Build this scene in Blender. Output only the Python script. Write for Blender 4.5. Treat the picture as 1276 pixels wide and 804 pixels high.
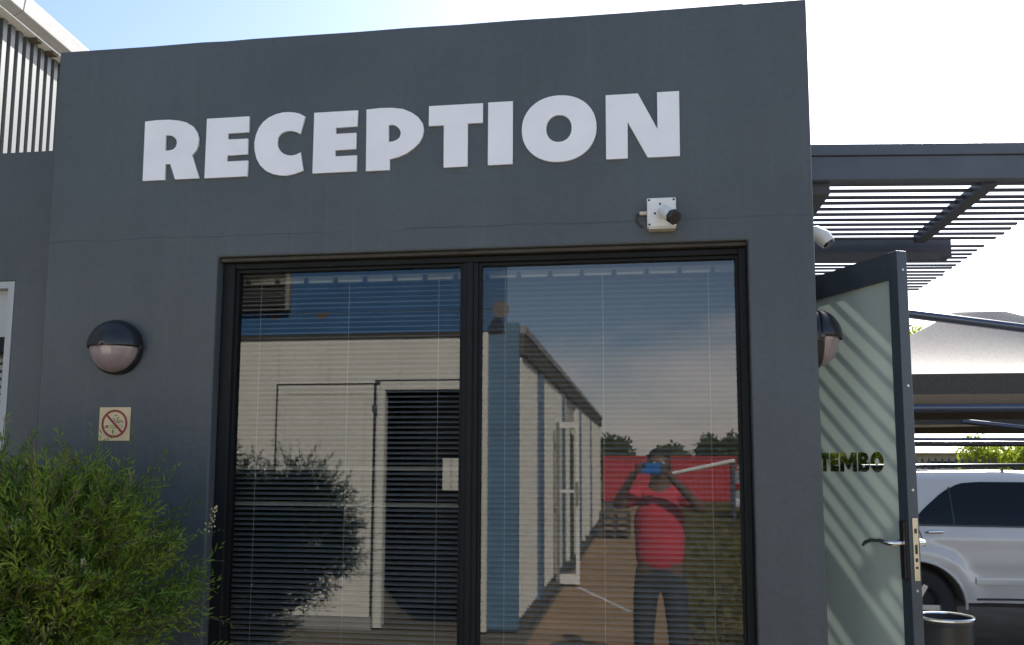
import bpy, bmesh, math, random
import numpy as np
from mathutils import Vector, Matrix, Quaternion
random.seed(7); rng = np.random.default_rng(7)
for o in list(bpy.data.objects): bpy.data.objects.remove(o)
S = bpy.context.scene; COL = S.collection
R = math.radians

# ------------------------------------------------------------------ camera
CAM = Vector((0.0, -3.1, 1.66))
YAW, PITCH, ROLL = 0.148101, 0.110614, 0.003998
fwd = Vector((-math.sin(YAW)*math.cos(PITCH), math.cos(YAW)*math.cos(PITCH), math.sin(PITCH)))
rgt = Vector((math.cos(YAW), math.sin(YAW), 0)); upv = rgt.cross(fwd)
r2 = math.cos(ROLL)*rgt + math.sin(ROLL)*upv; u2 = -math.sin(ROLL)*rgt + math.cos(ROLL)*upv
cd = bpy.data.cameras.new('camera'); cam = bpy.data.objects.new('camera', cd); COL.objects.link(cam)
cam.matrix_world = Matrix(((r2.x, u2.x, -fwd.x, CAM.x), (r2.y, u2.y, -fwd.y, CAM.y), (r2.z, u2.z, -fwd.z, CAM.z), (0, 0, 0, 1)))
cd.sensor_width = 36; cd.lens = 1088.42/1276*36; cd.shift_y = 55.84/1276
cd.clip_start = 0.02; cd.clip_end = 2000
S.camera = cam

# ------------------------------------------------------------------ sky, sun, exposure
SUN = Vector((0.42, 1.0, 0.86)).normalized()
elev = math.asin(SUN.z); azim = math.atan2(SUN.x, SUN.y)
W = bpy.data.worlds.new('World'); S.world = W; W.use_nodes = True
nt = W.node_tree; N = nt.nodes; N.clear()
out = N.new('ShaderNodeOutputWorld'); bg = N.new('ShaderNodeBackground'); sky = N.new('ShaderNodeTexSky')
sky.sky_type = 'NISHITA'; sky.sun_disc = False; sky.sun_elevation = elev; sky.sun_rotation = azim
sky.air_density = 1.0; sky.dust_density = 3.2; sky.ozone_density = 1.0; sky.altitude = 1200
# thin, soft clouds spread over the whole dome
tc = N.new('ShaderNodeTexCoord'); mp = N.new('ShaderNodeMapping'); mp.inputs['Scale'].default_value = (1.0, 1.0, 3.2); mp.inputs['Location'].default_value = (0.0, 0.0, 0.4)
ns = N.new('ShaderNodeTexNoise'); ns.inputs['Scale'].default_value = 2.3; ns.inputs['Detail'].default_value = 7; ns.inputs['Roughness'].default_value = 0.56
cr = N.new('ShaderNodeValToRGB'); cr.color_ramp.elements[0].position = 0.49; cr.color_ramp.elements[0].color = (0, 0, 0, 1)
cr.color_ramp.elements[1].position = 0.74; cr.color_ramp.elements[1].color = (0.62, 0.62, 0.62, 1)
hs = N.new('ShaderNodeMix'); hs.data_type = 'RGBA'; hs.inputs['B'].default_value = (13.5, 11.6, 10.7, 1)
nt.links.new(tc.outputs['Generated'], mp.inputs['Vector']); nt.links.new(mp.outputs['Vector'], ns.inputs['Vector'])
sxyz = N.new('ShaderNodeSeparateXYZ'); nt.links.new(tc.outputs['Generated'], sxyz.inputs['Vector'])
lo = N.new('ShaderNodeMapRange'); lo.interpolation_type = 'SMOOTHSTEP'; lo.inputs['From Min'].default_value = 0.02; lo.inputs['From Max'].default_value = 0.42; lo.inputs['To Min'].default_value = 0.13; lo.inputs['To Max'].default_value = -0.19
nt.links.new(sxyz.outputs['Z'], lo.inputs['Value']); ad = N.new('ShaderNodeMath'); nt.links.new(ns.outputs['Fac'], ad.inputs[0]); nt.links.new(lo.outputs['Result'], ad.inputs[1])
nt.links.new(ad.outputs[0], cr.inputs['Fac']); nt.links.new(cr.outputs['Color'], hs.inputs['Factor'])
nt.links.new(sky.outputs['Color'], hs.inputs['A']); nt.links.new(hs.outputs['Result'], bg.inputs['Color'])
bg.inputs['Strength'].default_value = 0.12
nt.links.new(bg.outputs['Background'], out.inputs['Surface'])
sl = bpy.data.lights.new('sun', 'SUN'); sl.energy = 5.0; sl.angle = R(0.55); sl.color = (1.0, 0.95, 0.87)
so = bpy.data.objects.new('sun', sl); COL.objects.link(so); so.location = (6, 12, 12)
so.rotation_euler = (-SUN).to_track_quat('-Z', 'Y').to_euler()
S.view_settings.view_transform = 'Standard'; S.view_settings.look = 'None'
S.view_settings.exposure = 1.2; S.view_settings.gamma = 1
S.render.engine = 'CYCLES'; S.cycles.use_denoising = True; S.cycles.max_bounces = 10; S.cycles.transparent_max_bounces = 24

# ------------------------------------------------------------------ materials
MATS = {}
def mat(name, col, rough=0.6, metal=0.0, var=0.0, scale=6.0, bump=0.0, bscale=60.0, col2=None, spec=0.5, stretch=(1, 1, 1), coat=0.0, transl=0.0):
    m = bpy.data.materials.new(name); m.use_nodes = True; t = m.node_tree; n = t.nodes
    b = n['Principled BSDF']; b.inputs['Base Color'].default_value = (*col, 1); b.inputs['Roughness'].default_value = rough
    b.inputs['Metallic'].default_value = metal; b.inputs['Specular IOR Level'].default_value = spec
    if coat: b.inputs['Coat Weight'].default_value = coat; b.inputs['Coat Roughness'].default_value = 0.06
    if var or col2 or bump:
        c = n.new('ShaderNodeTexCoord'); mpp = n.new('ShaderNodeMapping'); mpp.inputs['Scale'].default_value = stretch
        t.links.new(c.outputs['Object'], mpp.inputs['Vector'])
    if var or col2:
        x = n.new('ShaderNodeTexNoise'); x.inputs['Scale'].default_value = scale; x.inputs['Detail'].default_value = 6; x.inputs['Roughness'].default_value = 0.6
        t.links.new(mpp.outputs['Vector'], x.inputs['Vector'])
        q = n.new('ShaderNodeMix'); q.data_type = 'RGBA'
        ca = [max(0, v*(1-var)) for v in col] if not col2 else col
        cb = [v*(1+var) for v in col] if not col2 else col2
        q.inputs['A'].default_value = (*ca, 1); q.inputs['B'].default_value = (*cb, 1)
        rr = n.new('ShaderNodeMapRange'); rr.inputs['From Min'].default_value = 0.32; rr.inputs['From Max'].default_value = 0.68
        t.links.new(x.outputs['Fac'], rr.inputs['Value']); t.links.new(rr.outputs['Result'], q.inputs['Factor'])
        t.links.new(q.outputs['Result'], b.inputs['Base Color'])
    if bump:
        y = n.new('ShaderNodeTexNoise'); y.inputs['Scale'].default_value = bscale; y.inputs['Detail'].default_value = 5
        t.links.new(mpp.outputs['Vector'], y.inputs['Vector'])
        bp = n.new('ShaderNodeBump'); bp.inputs['Strength'].default_value = bump; bp.inputs['Distance'].default_value = 0.01
        t.links.new(y.outputs['Fac'], bp.inputs['Height']); t.links.new(bp.outputs['Normal'], b.inputs['Normal'])
    if transl:
        tr = n.new('ShaderNodeBsdfTranslucent'); mx = n.new('ShaderNodeMixShader'); mx.inputs['Fac'].default_value = transl
        src = b.inputs['Base Color'].links[0].from_socket if b.inputs['Base Color'].links else None
        if src: t.links.new(src, tr.inputs['Color'])
        else: tr.inputs['Color'].default_value = (*col, 1)
        o = n['Material Output']; t.links.new(b.outputs['BSDF'], mx.inputs[1]); t.links.new(tr.outputs['BSDF'], mx.inputs[2]); t.links.new(mx.outputs['Shader'], o.inputs['Surface'])
    MATS[name] = m; return m

def glass_mat(name, tint, f0=0.05, rough=0.0):
    m = bpy.data.materials.new(name); m.use_nodes = True; t = m.node_tree; n = t.nodes; n.clear()
    o = n.new('ShaderNodeOutputMaterial'); mx = n.new('ShaderNodeMixShader'); lw = n.new('ShaderNodeLayerWeight'); lw.inputs['Blend'].default_value = 0.5
    pw = n.new('ShaderNodeMath'); pw.operation = 'POWER'; pw.inputs[1].default_value = 5.0
    ma = n.new('ShaderNodeMath'); ma.operation = 'MULTIPLY_ADD'; ma.inputs[1].default_value = 1-f0; ma.inputs[2].default_value = f0
    t.links.new(lw.outputs['Facing'], pw.inputs[0]); t.links.new(pw.outputs[0], ma.inputs[0])
    tp = n.new('ShaderNodeBsdfTransparent'); tp.inputs['Color'].default_value = (*tint, 1)
    gl = n.new('ShaderNodeBsdfGlossy'); gl.inputs['Roughness'].default_value = rough
    t.links.new(ma.outputs[0], mx.inputs['Fac']); t.links.new(tp.outputs['BSDF'], mx.inputs[1]); t.links.new(gl.outputs['BSDF'], mx.inputs[2])
    t.links.new(mx.outputs['Shader'], o.inputs['Surface']); MATS[name] = m; return m

# dark slate paint on plaster, with a hairline crack of its own wavy line
def plaster(name, crack=False):
    m = mat(name, (0.075, 0.089, 0.096), 0.5, var=0.11, scale=1.3, bump=0.30, bscale=26, spec=0.4)
    t = m.node_tree; n = t.nodes; b = n['Principled BSDF']
    c = n.new('ShaderNodeTexCoord'); mpp = n.new('ShaderNodeMapping'); mpp.inputs['Scale'].default_value = (6, 1, 0.5)
    st = n.new('ShaderNodeTexNoise'); st.inputs['Scale'].default_value = 3.0; st.inputs['Detail'].default_value = 4
    t.links.new(c.outputs['Object'], mpp.inputs['Vector']); t.links.new(mpp.outputs['Vector'], st.inputs['Vector'])
    mr = n.new('ShaderNodeMapRange'); mr.inputs['From Min'].default_value = 0.3; mr.inputs['From Max'].default_value = 0.7; mr.inputs['To Min'].default_value = 0.965; mr.inputs['To Max'].default_value = 1.03
    t.links.new(st.outputs['Fac'], mr.inputs['Value'])
    src = b.inputs['Base Color'].links[0].from_socket
    mul = n.new('ShaderNodeMix'); mul.data_type = 'RGBA'; mul.blend_type = 'MULTIPLY'; mul.inputs['Factor'].default_value = 1
    t.links.new(src, mul.inputs['A']); t.links.new(mr.outputs['Result'], mul.inputs['B'])
    fn = n.new('ShaderNodeTexNoise'); fn.inputs['Scale'].default_value = 45; fn.inputs['Detail'].default_value = 6; fn.inputs['Roughness'].default_value = 0.7; t.links.new(c.outputs['Object'], fn.inputs['Vector'])
    fr_ = n.new('ShaderNodeMapRange'); fr_.inputs['From Min'].default_value = 0.25; fr_.inputs['From Max'].default_value = 0.75; fr_.inputs['To Min'].default_value = 0.90; fr_.inputs['To Max'].default_value = 1.10
    t.links.new(fn.outputs['Fac'], fr_.inputs['Value'])
    mu2 = n.new('ShaderNodeMix'); mu2.data_type = 'RGBA'; mu2.blend_type = 'MULTIPLY'; mu2.inputs['Factor'].default_value = 1
    t.links.new(mul.outputs['Result'], mu2.inputs['A']); t.links.new(fr_.outputs['Result'], mu2.inputs['B'])
    # sparse scuffs and dust specks
    sk = n.new('ShaderNodeTexNoise'); sk.inputs['Scale'].default_value = 7; sk.inputs['Detail'].default_value = 9; sk.inputs['Roughness'].default_value = 0.75; t.links.new(c.outputs['Object'], sk.inputs['Vector'])
    sr = n.new('ShaderNodeMapRange'); sr.inputs['From Min'].default_value = 0.66; sr.inputs['From Max'].default_value = 0.80; sr.inputs['To Max'].default_value = 0.35; t.links.new(sk.outputs['Fac'], sr.inputs['Value'])
    dm_ = n.new('ShaderNodeMix'); dm_.data_type = 'RGBA'; dm_.inputs['B'].default_value = (0.16, 0.165, 0.165, 1)
    t.links.new(sr.outputs['Result'], dm_.inputs['Factor']); t.links.new(mu2.outputs['Result'], dm_.inputs['A'])
    rn = n.new('ShaderNodeMapping'); rn.inputs['Scale'].default_value = (14, 1, 0.35); t.links.new(c.outputs['Object'], rn.inputs['Vector'])
    rt = n.new('ShaderNodeTexNoise'); rt.inputs['Scale'].default_value = 2.0; rt.inputs['Detail'].default_value = 5; t.links.new(rn.outputs['Vector'], rt.inputs['Vector'])
    r3 = n.new('ShaderNodeMapRange'); r3.inputs['From Min'].default_value = 0.60; r3.inputs['From Max'].default_value = 0.74; r3.inputs['To Max'].default_value = 0.22; t.links.new(rt.outputs['Fac'], r3.inputs['Value'])
    rm_ = n.new('ShaderNodeMix'); rm_.data_type = 'RGBA'; rm_.inputs['B'].default_value = (0.13, 0.138, 0.14, 1); t.links.new(r3.outputs['Result'], rm_.inputs['Factor']); t.links.new(dm_.outputs['Result'], rm_.inputs['A'])
    # broad unevenness of the trowelled surface
    wv = n.new('ShaderNodeTexNoise'); wv.inputs['Scale'].default_value = 3.2; wv.inputs['Detail'].default_value = 2; t.links.new(c.outputs['Object'], wv.inputs['Vector'])
    wb = n.new('ShaderNodeBump'); wb.inputs['Strength'].default_value = 0.35; wb.inputs['Distance'].default_value = 0.03; t.links.new(wv.outputs['Fac'], wb.inputs['Height'])
    old = b.inputs['Normal'].links[0].from_node; t.links.new(wb.outputs['Normal'], old.inputs['Normal'])
    last = rm_.outputs['Result']
    if crack:
        sx = n.new('ShaderNodeSeparateXYZ'); t.links.new(c.outputs['Object'], sx.inputs['Vector'])
        nz = n.new('ShaderNodeTexNoise'); nz.noise_dimensions = '1D'; nz.inputs['Scale'].default_value = 3.5; nz.inputs['Detail'].default_value = 5
        t.links.new(sx.outputs['X'], nz.inputs['W'])
        a = n.new('ShaderNodeMath'); a.operation = 'MULTIPLY_ADD'; a.inputs[1].default_value = 0.03; a.inputs[2].default_value = 2.518
        t.links.new(nz.outputs['Fac'], a.inputs[0])
        d = n.new('ShaderNodeMath'); d.operation = 'SUBTRACT'; t.links.new(sx.outputs['Z'], d.inputs[0]); t.links.new(a.outputs[0], d.inputs[1])
        ab = n.new('ShaderNodeMath'); ab.operation = 'ABSOLUTE'; t.links.new(d.outputs[0], ab.inputs[0])
        nw = n.new('ShaderNodeTexNoise'); nw.noise_dimensions = '1D'; nw.inputs['Scale'].default_value = 2.3; t.links.new(sx.outputs['X'], nw.inputs['W'])
        wd = n.new('ShaderNodeMapRange'); wd.inputs['From Min'].default_value = 0.35; wd.inputs['From Max'].default_value = 0.7; wd.inputs['To Min'].default_value = 0.0004; wd.inputs['To Max'].default_value = 0.0042
        t.links.new(nw.outputs['Fac'], wd.inputs['Value'])
        lt = n.new('ShaderNodeMath'); lt.operation = 'LESS_THAN'; t.links.new(ab.outputs[0], lt.inputs[0]); t.links.new(wd.outputs['Result'], lt.inputs[1])
        hm = n.new('ShaderNodeMath'); hm.operation = 'MULTIPLY'; hm.inputs[1].default_value = 0.5; t.links.new(lt.outputs[0], hm.inputs[0])
        k = n.new('ShaderNodeMix'); k.data_type = 'RGBA'; k.inputs['B'].default_value = (0.035, 0.037, 0.04, 1)
        t.links.new(hm.outputs[0], k.inputs['Factor']); t.links.new(last, k.inputs['A']); last = k.outputs['Result']
    t.links.new(last, b.inputs['Base Color'])
    return m
plaster('plaster', True); plaster('plaster_plain')
mat('wing_white', (0.40, 0.42, 0.43), 0.5, var=0.05)
mat('letter_white', (0.85, 0.86, 0.87), 0.45, var=0.04, scale=5)
mat('frame_dark', (0.011, 0.013, 0.014), 0.6, var=0.15, scale=9, spec=0.2)
mat('reveal_brown', (0.055, 0.048, 0.038), 0.7, var=0.3, scale=14)
glass_mat('window_glass', (0.63, 0.65, 0.64), 0.10)
glass_mat('letter_glass', (0.24, 0.25, 0.24), 0.05)
glass_mat('clear_glass', (0.84, 0.88, 0.86), 0.06)
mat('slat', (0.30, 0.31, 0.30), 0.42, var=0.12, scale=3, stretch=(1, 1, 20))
mat('cord', (0.62, 0.62, 0.58), 0.8)
mat('room', (0.20, 0.19, 0.17), 0.9); mat('room_floor', (0.10, 0.08, 0.06), 0.6)
mat('white_plastic', (0.74, 0.74, 0.70), 0.4, var=0.06, scale=20)
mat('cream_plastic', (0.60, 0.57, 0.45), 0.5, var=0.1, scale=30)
mat('black_plastic', (0.018, 0.019, 0.021), 0.28)
mat('black_rough', (0.022, 0.023, 0.025), 0.6)
mat('lens_dark', (0.01, 0.01, 0.012), 0.08)
mat('lamp_diffuser', (0.30, 0.235, 0.235), 0.22, var=0.18, scale=11, coat=0.5)
mat('sign_yellow', (0.66, 0.52, 0.30), 0.5, var=0.10, scale=25)
mat('sign_red', (0.26, 0.022, 0.03), 0.5); mat('sign_ink', (0.11, 0.10, 0.05), 0.6)
mat('steel_dark', (0.075, 0.088, 0.11), 0.45, var=0.10, scale=7)
mat('pergola_paint', (0.052, 0.056, 0.068), 0.55, var=0.15, scale=5)
mat('door_paint', (0.042, 0.058, 0.072), 0.38, var=0.10, scale=6)
mat('chrome', (0.72, 0.72, 0.70), 0.16, 1.0)
mat('brass_plate', (0.60, 0.56, 0.44), 0.3, 1.0, var=0.1, scale=40)
mat('screw', (0.5, 0.5, 0.5), 0.3, 1.0)
mat('frosted', (0.36, 0.42, 0.385), 0.5, var=0.08, scale=2, transl=0.125)
mat('fabric', (0.40, 0.355, 0.31), 0.85, col2=(0.235, 0.205, 0.175), scale=38, stretch=(1.6, 0.35, 1), transl=0.04)
mat('fabric_dark', (0.075, 0.066, 0.055), 0.9, var=0.2, scale=30)
mat('pipe', (0.10, 0.11, 0.14), 0.22, 0.6)
mat('car_white', (0.56, 0.53, 0.49), 0.28, coat=0.6, var=0.03, scale=3)
mat('car_grey_white', (0.56, 0.58, 0.60), 0.3, coat=0.5)
mat('car_glass', (0.008, 0.009, 0.010), 0.05, spec=0.28)
mat('rubber', (0.02, 0.02, 0.02), 0.8, bump=0.2, bscale=80); mat('alloy', (0.45, 0.45, 0.46), 0.3, 0.9)
mat('tail_red', (0.35, 0.01, 0.01), 0.2, coat=0.5)
mat('concrete', (0.33, 0.31, 0.28), 0.85, var=0.2, scale=4, bump=0.2)
mat('asphalt', (0.050, 0.049, 0.046), 0.9, var=0.35, scale=3, bump=0.4, bscale=120)
mat('earth', (0.16, 0.125, 0.085), 0.95, col2=(0.11, 0.10, 0.055), scale=0.5, bump=0.4, bscale=30)
mat('paving', (0.37, 0.235, 0.12), 0.85, var=0.22, scale=1.4, bump=0.25, bscale=25)
mat('paint_line', (0.75, 0.74, 0.70), 0.6, var=0.08, scale=12)
mat('office_white', (0.72, 0.70, 0.62), 0.5, var=0.06, scale=2)
mat('office_cream', (0.62, 0.59, 0.50), 0.5, var=0.10, scale=2.5)
mat('office_blue', (0.040, 0.125, 0.27), 0.45, var=0.16, scale=2.2)
mat('office_blue_pale', (0.085, 0.18, 0.28), 0.45, var=0.15, scale=2.2)
mat('eave_dark', (0.07, 0.06, 0.045), 0.8, var=0.3, scale=6)
mat('rust', (0.16, 0.075, 0.03), 0.9, var=0.3, scale=30)
mat('roof_sheet', (0.30, 0.30, 0.29), 0.5, 0.3, var=0.15)
mat('grille_grey', (0.22, 0.20, 0.17), 0.6, var=0.2, scale=20)
mat('red_steel', (0.45, 0.035, 0.045), 0.55, var=0.2, scale=1.2)
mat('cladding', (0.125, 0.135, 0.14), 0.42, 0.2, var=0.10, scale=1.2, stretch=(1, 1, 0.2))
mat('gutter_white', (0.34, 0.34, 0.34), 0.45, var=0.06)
mat('timber', (0.10, 0.075, 0.05), 0.8, var=0.3, scale=12)
mat('bark', (0.09, 0.065, 0.045), 0.9, var=0.3, scale=20, bump=0.5)
mat('leaf_shrub', (0.062, 0.160, 0.022), 0.5, col2=(0.25, 0.32, 0.038), scale=6, transl=0.32, spec=0.3)
mat('leaf_hedge', (0.16, 0.24, 0.02), 0.5, col2=(0.36, 0.40, 0.045), scale=9, transl=0.5)
mat('leaf_tree', (0.05, 0.085, 0.025), 0.6, col2=(0.09, 0.12, 0.035), scale=3, transl=0.25)
mat('blossom', (0.33, 0.32, 0.18), 0.8, var=0.2, scale=40)
mat('grass', (0.19, 0.19, 0.045), 0.8, col2=(0.30, 0.23, 0.07), scale=0.8, transl=0.25)
mat('skin', (0.15, 0.085, 0.058), 0.5, var=0.08, scale=12)
mat('hair', (0.012, 0.010, 0.009), 0.8, bump=0.6, bscale=150)
mat('shirt_red', (0.60, 0.045, 0.07), 0.8, var=0.12, scale=7, bump=0.3, bscale=14)
mat('trousers', (0.028, 0.034, 0.042), 0.85, var=0.2, scale=8, bump=0.3, bscale=18)
mat('shoe', (0.03, 0.025, 0.022), 0.6)
mat('phone_blue', (0.02, 0.16, 0.50), 0.3)
mat('roof_pale', (0.50, 0.51, 0.55), 0.6, var=0.08)
mat('paper', (0.70, 0.68, 0.60), 0.8)
mat('wall_render', (0.42, 0.38, 0.33), 0.9, var=0.1)

# ------------------------------------------------------------------ helpers
class MB:
    def __init__(s): s.v = []; s.f = []
    def add(s, vs, fs):
        k = len(s.v); s.v += [tuple(p) for p in vs]; s.f += [tuple(i+k for i in q) for q in fs]; return s
    def box(s, x0, x1, y0, y1, z0, z1):
        return s.add([(x0,y0,z0),(x1,y0,z0),(x1,y1,z0),(x0,y1,z0),(x0,y0,z1),(x1,y0,z1),(x1,y1,z1),(x0,y1,z1)],
                     [(0,3,2,1),(4,5,6,7),(0,1,5,4),(1,2,6,5),(2,3,7,6),(3,0,4,7)])
    def obox(s, c, ax, ay, az, lx, ly, lz):
        c, ax, ay, az = map(Vector, (c, ax, ay, az)); vs = []
        for k in (-.5, .5):
            for (i, j) in ((-.5,-.5),(.5,-.5),(.5,.5),(-.5,.5)): vs.append(c+ax*(i*lx)+ay*(j*ly)+az*(k*lz))
        return s.add(vs, [(0,3,2,1),(4,5,6,7),(0,1,5,4),(1,2,6,5),(2,3,7,6),(3,0,4,7)])
    def tube(s, pts, rad, n=8, cap=True):
        pts = [Vector(p) for p in pts]; m = len(pts)
        rad = rad if isinstance(rad, (list, tuple)) else [rad]*m
        k = len(s.v); up = None
        for i, p in enumerate(pts):
            t = (pts[min(i+1, m-1)] - pts[max(i-1, 0)]).normalized()
            if up is None: up = Vector((0,0,1)) if abs(t.z) < .9 else Vector((1,0,0))
            a = t.cross(up).normalized(); b = a.cross(t).normalized(); up = b
            for j in range(n):
                th = 2*math.pi*j/n; s.v.append(tuple(p + a*(math.cos(th)*rad[i]) + b*(math.sin(th)*rad[i])))
        for i in range(m-1):
            for j in range(n):
                j2 = (j+1) % n; s.f.append((k+i*n+j, k+i*n+j2, k+(i+1)*n+j2, k+(i+1)*n+j))
        if cap:
            s.f.append(tuple(k+j for j in reversed(range(n)))); s.f.append(tuple(k+(m-1)*n+j for j in range(n)))
        return s
    def lathe(s, prof, c=(0,0,0), ax=(0,0,1), n=24, a0=0, a1=2*math.pi):
        ax = Vector(ax).normalized(); c = Vector(c); u = ax.orthogonal().normalized(); 
        if abs(ax.z) < .5: u = (Vector((0,0,1)) - ax*ax.z).normalized()
        w = ax.cross(u); full = abs(a1-a0-2*math.pi) < 1e-6; nn = n if full else n+1; k = len(s.v)
        for (r, h) in prof:
            for j in range(nn):
                th = a0+(a1-a0)*j/n; s.v.append(tuple(c+ax*h+u*(math.cos(th)*r)+w*(math.sin(th)*r)))
        for i in range(len(prof)-1):
            for j in range(n):
                j2 = (j+1) % nn if full else j+1
                s.f.append((k+i*nn+j, k+i*nn+j2, k+(i+1)*nn+j2, k+(i+1)*nn+j))
        return s
    def prism(s, poly, y0, y1):                       # polygon in XZ, extruded along Y
        n = len(poly); vs = [(x, y0, z) for x, z in poly] + [(x, y1, z) for x, z in poly]
        return s.add(vs, [tuple(range(n)), tuple(range(2*n-1, n-1, -1))] + [(i, i+n, (i+1) % n+n, (i+1) % n) for i in range(n)])
    def build(s, name, m, parent=None, smooth=False, bevel=0, fix=True):
        me = bpy.data.meshes.new(name); off = Vector((0,0,0))
        if parent is not None: off = parent.get('_o', (0,0,0)); off = Vector(off)
        me.from_pydata([(x-off.x, y-off.y, z-off.z) for x, y, z in s.v], [], s.f); me.update()
        if fix:
            bm = bmesh.new(); bm.from_mesh(me); bmesh.ops.recalc_face_normals(bm, faces=bm.faces); bm.to_mesh(me); bm.free()
        if smooth:
            me.polygons.foreach_set('use_smooth', [True]*len(me.polygons))
            if smooth != 2: me.set_sharp_from_angle(angle=R(40))
        me.materials.append(MATS[m]); o = bpy.data.objects.new(name, me); COL.objects.link(o)
        if parent is not None:
            o.parent = parent; o['_o'] = tuple(off)
        if bevel:
            b = o.modifiers.new('bevel', 'BEVEL'); b.width = bevel; b.segments = 2; b.limit_method = 'ANGLE'; b.angle_limit = R(40)
        return o
def tag(o, label=None, cat=None, group=None, kind=None):
    if label: o['label'] = label
    if cat: o['category'] = cat
    if group: o['group'] = group
    if kind: o['kind'] = kind
    return o
def thing(name, label, cat, loc=(0,0,0), rotz=0, group=None, local=False):
    o = bpy.data.objects.new(name, None); COL.objects.link(o); o.location = loc; o.rotation_euler = (0,0,rotz); o.empty_display_size = .1
    if not local: o['_o'] = tuple(loc)
    return tag(o, label, cat, group)
def copy_tree(o, parent=None):
    c = o.copy(); COL.objects.link(c); c.parent = parent
    for ch in [x for x in bpy.data.objects if x.parent == o and x is not c]: copy_tree(ch, c)
    return c
def B(name, m, parent, *a, bevel=0): return MB().box(*a).build(name, m, parent, bevel=bevel)
def dup(o, parent, loc=None):
    c = o.copy(); COL.objects.link(c); c.parent = parent
    if loc is not None: c.location = loc
    return c
def grid_wall(xs, zs, y0, y1, holes, jitter=0):
    """wall in the XZ plane between y0 and y1 with rectangular holes (x0,x1,z0,z1)"""
    inh = lambda i, j: any(h[0]-1e-6 <= xs[i] and xs[i+1] <= h[1]+1e-6 and h[2]-1e-6 <= zs[j] and zs[j+1] <= h[3]+1e-6 for h in holes)
    nx, nz = len(xs), len(zs); mb = MB(); idx = lambda i, j, k: (k*nx+i)*nz+j
    top = [0 if i in (0, nx-1) else random.uniform(-jitter, jitter) for i in range(nx)]
    mb.v = [(x, y, z+(top[i] if j == nz-1 else 0)) for y in (y0, y1) for i, x in enumerate(xs) for j, z in enumerate(zs)]
    ok = lambda i, j: 0 <= i < nx-1 and 0 <= j < nz-1 and not inh(i, j)
    for i in range(nx-1):
        for j in range(nz-1):
            if not ok(i, j): continue
            mb.f.append((idx(i,j,0), idx(i+1,j,0), idx(i+1,j+1,0), idx(i,j+1,0)))
            mb.f.append((idx(i,j,1), idx(i,j+1,1), idx(i+1,j+1,1), idx(i+1,j,1)))
            for (di, dj, a, b) in ((-1,0,(i,j),(i,j+1)), (1,0,(i+1,j),(i+1,j+1)), (0,-1,(i,j),(i+1,j)), (0,1,(i,j+1),(i+1,j+1))):
                if not ok(i+di, j+dj): mb.f.append((idx(*a,0), idx(*b,0), idx(*b,1), idx(*a,1)))
    used = sorted({q for f in mb.f for q in f}); mp_ = {q: k for k, q in enumerate(used)}
    mb.v = [mb.v[q] for q in used]; mb.f = [tuple(mp_[q] for q in f) for f in mb.f]
    return mb
def flat_shape(loops, depth, name, m, parent, to3d):
    """filled outline with holes (2D curve fill), given thickness, mapped to 3D by to3d(u,v,w)"""
    cu = bpy.data.curves.new('outline', 'CURVE'); cu.dimensions = '2D'; cu.fill_mode = 'BOTH'; cu.extrude = depth/2 if depth else 0
    for lp in loops:
        sp = cu.splines.new('POLY'); sp.points.add(len(lp)-1); sp.use_cyclic_u = True
        for p, (x, y) in zip(sp.points, lp): p.co = (x, y, 0, 1)
    to = bpy.data.objects.new('outline', cu); COL.objects.link(to)
    dg = bpy.context.evaluated_depsgraph_get(); dg.update()
    me = bpy.data.meshes.new_from_object(to.evaluated_get(dg)); bpy.data.objects.remove(to); bpy.data.curves.remove(cu)
    mb = MB(); mb.v = [tuple(to3d(v.co.x, v.co.y, v.co.z+depth/2)) for v in me.vertices]; mb.f = [tuple(p.vertices) for p in me.polygons]
    bpy.data.meshes.remove(me)
    return mb.build(name, m, parent, fix=False)

# ------------------------------------------------------------------ ground
g = MB().add([(-400,-400,-.02),(400,-400,-.02),(400,400,-.02),(-400,400,-.02)], [(0,1,2,3)]).build('ground', 'earth'); tag(g, 'bare brown earth around the buildings', 'ground', kind='structure')
p_ = MB().add([(-1.1,-60,-.012),(1.3,-60,-.012),(.95,-20,-.012),(.55,-8,-.012),(0.50,-1.5,-.012),(-1.1,-1.5,-.012)], [(0,1,2,3,4,5)]).build('path', 'paving'); tag(p_, 'brown paved path running along the site office', 'path', kind='structure')
p_ = MB().add([(0.9,3.0,-.012),(60,3.0,-.012),(60,12.8,-.012),(0.9,12.8,-.012)], [(0,1,2,3)]).build('parking_lot', 'asphalt'); tag(p_, 'dark asphalt parking area under the carports', 'parking lot', kind='structure')
p_ = B('entrance_slab', 'concrete', None, 0.62, 2.2, -0.3, 2.9, -.01, .12); tag(p_, 'concrete step slab under the pergola', 'step', kind='structure')

# ------------------------------------------------------------------ reception building
XL, XR, ZT = -2.337, 0.602, 3.33
WX0, WX1, WZ0, WZ1 = -1.612, 0.376, 0.50, 2.45
bld = thing('reception_building', 'slate grey plastered reception block with flat parapet and wide window', 'building', (-0.87, 0, 0))
xs = sorted(set([XL, WX0, WX1, XR] + [round(XL+0.2+i*0.21, 3) for i in range(13) if XL+0.2+i*0.21 < .45]))
w = grid_wall(xs, [-.05, WZ0, WZ1, 3.0, ZT], 0, .22, [(WX0, WX1, WZ0, WZ1)], 0.0022).build('front_wall', 'plaster', bld, bevel=.007)
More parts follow.
